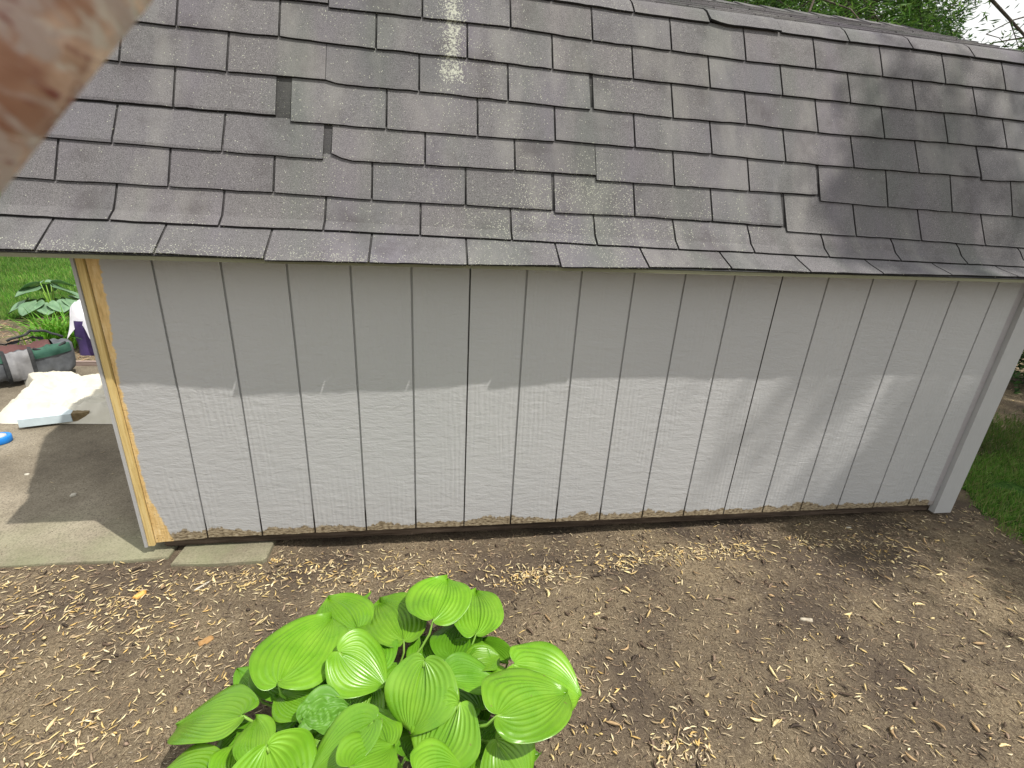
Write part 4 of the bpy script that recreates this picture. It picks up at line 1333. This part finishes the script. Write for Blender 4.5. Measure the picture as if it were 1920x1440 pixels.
# duffel bag
g_grey = m_cloth('grey_nylon', (0.07, 0.075, 0.085), (0.15, 0.16, 0.175), 9, .9)
g_dark = m_cloth('dark_webbing', (0.03, 0.032, 0.036), (0.055, 0.058, 0.06), 30, .7)
g_green = m_cloth('green_nylon', (0.03, 0.08, 0.06), (0.06, 0.14, 0.10), 12, .9)
g_maroon = m_cloth('maroon_lining', (0.09, 0.045, 0.045), (0.15, 0.075, 0.07), 10, .8)
e1 = unp(158, 705, Z_SLAB); e0 = unp(-60, 742, Z_SLAB)
bx = (e1 - e0); bl = np.linalg.norm(bx); bx /= bl; by = np.cross((0, 0, 1), bx)
bag_o = (e0 + e1) / 2 + by * .17
bag = empty('duffel_bag', bag_o, 'open grey and green duffel bag with maroon lining on the slab behind the drop cloth', 'duffel bag')


def bag_pt(u, q, k=1.0, off=0.0):
    """u along -1..1, q angle from front bottom (0) over the top (1) to back bottom"""
    end = (1 - abs(u) ** 3.2) ** 0.5 if abs(u) < 1 else 0
    end = 0.10 + 0.90 * end
    hw, hh = .17 * end, .145 * (0.45 + .55 * end)
    a = math.pi * (1.25 - 1.5 * q)
    ca, sa = math.cos(a), math.sin(a)
    e_ = .62
    yy = math.copysign(abs(ca) ** e_, ca) * hw; zz = math.copysign(abs(sa) ** e_, sa) * hh
    w = 0.035 * (float(vnoise(u * 5 + 3, q * 6, 8)) - .5) + 0.022 * (float(vnoise(u * 14, q * 11, 9)) - .5)
    n = np.array([0, ca, sa])
    sagz = -0.05 * max(0, math.sin(math.pi * q)) * (1 - u * u)
    y2 = yy + (w + off) * ca; z2 = zz + (w + off) * sa + .145 + sagz
    return bag_o + bx * (u * bl / 2) + by * y2 + np.array([0, 0, Z_SLAB - bag_o[2] + max(z2, 0.003)])


us = np.linspace(-1, 1, 60)
m = MB()
m.grid([[bag_pt(u, q) for q in np.linspace(0, .40, 14)] for u in us])
m.grid([[bag_pt(u, q) for q in np.linspace(.60, 1.0, 14)] for u in us])
for s in (-1, 1):
    uu = [u for u in us if s * u > .62]
    m.grid([[bag_pt(u, q) for q in np.linspace(.40, .60, 6)] for u in uu])
m.build('bag_body', g_grey, bag, smooth=True)
for ua, ub in ((-.93, -.30), (.22, .93)):
    m = MB(); m.grid([[bag_pt(u, q, off=.006 + .006 * math.sin(math.pi * (q - .2) / .18)) for q in np.linspace(.22, .39, 8)] for u in np.linspace(ua, ub, 22)])
    m.build('side_panel', g_green, bag, smooth=True)
m = MB(); m.grid([[bag_pt(u, q, off=.014) for q in np.linspace(.06, .36, 10)] for u in np.linspace(-.24, .14, 14)])
m.build('pocket', m_cloth('light_grey_nylon', (0.20, 0.20, 0.21), (0.27, 0.27, 0.28), 20), bag, smooth=True)
for u0 in (-.28, .18):
    m = MB(); m.grid([[bag_pt(u, q, off=.019) for q in np.linspace(.02, .40, 12)] for u in (u0 - .035, u0 + .035)])
    m.build('webbing', g_dark, bag, smooth=True)
m = MB()
m.grid([[bag_pt(u, .40 + .2 * w) * np.array([1, 1, 1]) + np.array([0, 0, -.035 * math.sin(math.pi * w)]) for w in np.linspace(0, 1, 8)] for u in np.linspace(-.62, .62, 24)])
m.build('lining', g_maroon, bag, smooth=True)
m = MB()
m.grid([[bag_pt(u, q) + np.array([0, 0, .012 + .03 * math.sin(math.pi * (u + 1) * 1.2) ** 2]) + by * .01 for q in np.linspace(.60, .70, 6)] for u in np.linspace(-.8, .55, 30)])
m.build('flap', g_grey, bag, smooth=True)
m = MB()
hp = [bag_pt(u, .62, off=.03) + np.array([0, 0, .05 * math.sin(math.pi * (u + .1) / 1.0)]) for u in np.linspace(-.1, .9, 12)]
m.tube(hp, .009, 7); m.build('handle', g_dark, bag, smooth=True)
m = MB()
hp = [bag_pt(u, .36, off=.02) + np.array([0, 0, -.03 * math.sin(math.pi * (u - .25) / .6)]) for u in np.linspace(.25, .85, 10)]
m.tube(hp, .008, 7); m.build('handle', g_dark, bag, smooth=True)

# bag with white plastic on top
wb = unp(196, 660, -.075)
wbag = empty('bag', wb, 'purple bag topped with crumpled white plastic half hidden behind the shed\'s left corner', 'bag')
m = MB(); G = []
for a in np.linspace(0, 2 * math.pi, 28, endpoint=False):
    row = []
    for q in np.linspace(0, 1, 9):
        rr_ = (.20 - .02 * q) * (1 + .12 * (float(vnoise(math.cos(a) * 2 + 5, math.sin(a) * 2 + q * 4, 3)) - .5))
        sq = (abs(math.cos(a)) ** 4 + abs(math.sin(a)) ** 4) ** -.25
        row.append((wb[0] + math.cos(a) * rr_ * sq * .75, wb[1] + math.sin(a) * rr_ * sq * .6, -.08 + .30 * q))
    G.append(row)
m.grid(G, close_u=True); m.build('bag_body', m_cloth('purple_plastic', (0.05, 0.035, 0.11), (0.09, 0.06, 0.18), 12, .4), wbag, smooth=True)
wp = [(wb[0] + math.cos(a) * (.19 + .07 * math.sin(a * 5 + 1)), wb[1] + math.sin(a) * (.15 + .04 * math.sin(a * 4))) for a in np.linspace(0, 2 * math.pi, 26, endpoint=False)]
o = mound('plastic_sheet', wp, .12, m_cloth('white_plastic', (0.78, 0.78, 0.84), (0.86, 0.86, 0.9), 14, .35), 8, .20, wbag, 20, 90, 6.0, .0)
me = o.data
for v in me.vertices:
    d = math.hypot(v.co.x - wb[0], (v.co.y - wb[1]) * 1.3)
    if d > .14: v.co.z -= (d - .14) * 1.5

# blue tape roll
tp_ = unp(-2, 823, Z_SLAB + .02)
tape = empty('tape_roll', (tp_[0], tp_[1], Z_SLAB), 'bright blue roll of tape lying flat at the left edge of the slab', 'tape roll')


def ring(m, c, r0, r1, z0, z1, seg=40, **k):
    P = []
    for i in range(seg):
        a = 2 * math.pi * i / seg; ca, sa = math.cos(a), math.sin(a)
        b = .003
        P.append([(c[0] + ca * r, c[1] + sa * r, z) for r, z in ((r0, z0), (r1 - b, z0), (r1, z0 + b), (r1, z1 - b), (r1 - b, z1), (r0 + b, z1), (r0, z1 - b), (r0, z0))])
    m.grid(P, close_u=True, **k)


m = MB(); ring(m, tp_, .033, .052, Z_SLAB + .001, Z_SLAB + .038)
m.build('tape', m_paint('blue_tape', (0.02, 0.22, 0.68), .45, .1), tape, smooth=True)
m = MB(); ring(m, tp_, .029, .0328, Z_SLAB + .001, Z_SLAB + .040)
m.build('core', m_paint('white_card', (0.7, 0.7, 0.68)), tape, smooth=True)


# ------------------------------------------------------------------ the photographer's hand, very close to the lens
def hand():
    M = Mat('paint_smeared_skin', 0.5, 0.35)
    # local Z runs along the forefinger
    cr = M.noise(330, M.local((0.30, 0.30, 1.0)), detail=4, rough=0.6, dist=1.0)
    pt = M.noise(190, M.local((0.42, 0.42, 1.2), (0.4, 0.1, 0.02)), detail=4, rough=0.6, dist=0.9)
    big = M.noise(120, M.local((1, 1, 1), (0.02, 0.01, 0)), detail=2)
    c = M.ramp(big, [(0.38, (0.34, 0.17, 0.11)), (0.5, (0.48, 0.29, 0.21)), (0.62, (0.90, 0.68, 0.53))])
    c = M.mix(M.mr(pt, 0.45, 0.52, 0, 0.88), c, (0.54, 0.45, 0.42))
    c = M.mix(M.mr(cr, 0.54, 0.62, 0, 0.95), c, (0.26, 0.08, 0.065))
    c = M.mix(M.mr(cr, 0.44, 0.36, 0, 0.9), c, (0.72, 0.66, 0.60))
    M.done(c, M.bump(cr, 0.5, 0.001), None)
    M.bsdf.inputs['Subsurface Weight'].default_value = 0.08
    M.bsdf.inputs['Subsurface Radius'].default_value = (0.004, 0.0015, 0.001)
    M.bsdf.inputs['Subsurface Scale'].default_value = 0.5
    # camera-frame joints converted to world
    def w(p): return CAM_POS + CAM_R @ np.array(p, float)
    J = {}
    V = []; E = []; Rr = []

    def add(p, r_, prev=None):
        V.append(w(p)); Rr.append(r_)
        if prev is not None: E.append((prev, len(V) - 1))
        return len(V) - 1
    wr = add((.030, .170, .110), .024)
    fa = add((.060, .200, .200), .031, wr); add((.10, .235, .33), .040, fa)
    pc = add((.020, .145, .075), .023, wr)
    pk_ = add((.005, .122, .040), .021, pc)
    # forefinger across the lens corner
    a = add((-.008, .098, .000), .0105, pk_)
    a = add((-.012, .076, -.025), .0095, a)
    a = add((-.0290, .0540, -.0405), .0084, a)
    a = add((-.0392, .0395, -.0405), .0080, a)
    a = add((-.0464, .0292, -.0400), .0078, a)
    a = add((-.0528, .0200, -.0398), .0076, a)
    a = add((-.0575, .0120, -.0395), .0068, a)
    a = add((-.0600, .0065, -.0392), .0050, a)
    # other fingers curl behind the phone
    for dx, L, z0 in ((.022, 1.0, .0), (.043, .95, .008), (.062, .8, .016)):
        a = add((-.002 + dx, .112, .022 + z0), .0100, pk_)
        a = add((-.006 + dx, .088 + .004, .006 + z0), .0090, a)
        a = add((-.014 + dx, .066, .012 + z0), .0082, a)
        a = add((-.020 + dx, .052 + .006 * (1 - L), .030 + z0), .0075, a)
        add((-.018 + dx, .050, .046 + z0), .0060, a)
    # thumb leaves the side of the palm
    a = add((-.006, .140, .088), .0135, pc)
    a = add((-.034, .120, .080), .0115, a)
    a = add((-.050, .092, .066), .0100, a)
    add((-.056, .070, .056), .0075, a)
    ax_z = CAM_R @ (np.array((-.57, -.82, 0)) / np.hypot(.57, .82))
    ax_y = CAM_R @ np.array((0, 0, 1.0)); ax_x = np.cross(ax_y, ax_z)
    o0 = w((-.0425, .0263, -.040))
    MW = Matrix([[ax_x[i], ax_y[i], ax_z[i], o0[i]] for i in range(3)] + [[0, 0, 0, 1]])
    inv = MW.inverted()
    me = bpy.data.meshes.new('hand')
    me.from_pydata([inv @ Vector(v) for v in V], E, [])
    o = bpy.data.objects.new('person', me); COL.objects.link(o); o.matrix_world = MW
    me.materials.append(M.m)
    md = o.modifiers.new('skin', 'SKIN'); md.use_smooth_shade = True; md.branch_smoothing = .6
    for i, sv in enumerate(me.skin_vertices[0].data):
        sv.radius = (Rr[i], Rr[i]); sv.use_root = (i == 0)
    sb = o.modifiers.new('sub', 'SUBSURF'); sb.levels = 2; sb.render_levels = 2
    tag(o, 'blurred tan and pink finger smeared with pale paint across the top left corner', 'person')


hand()
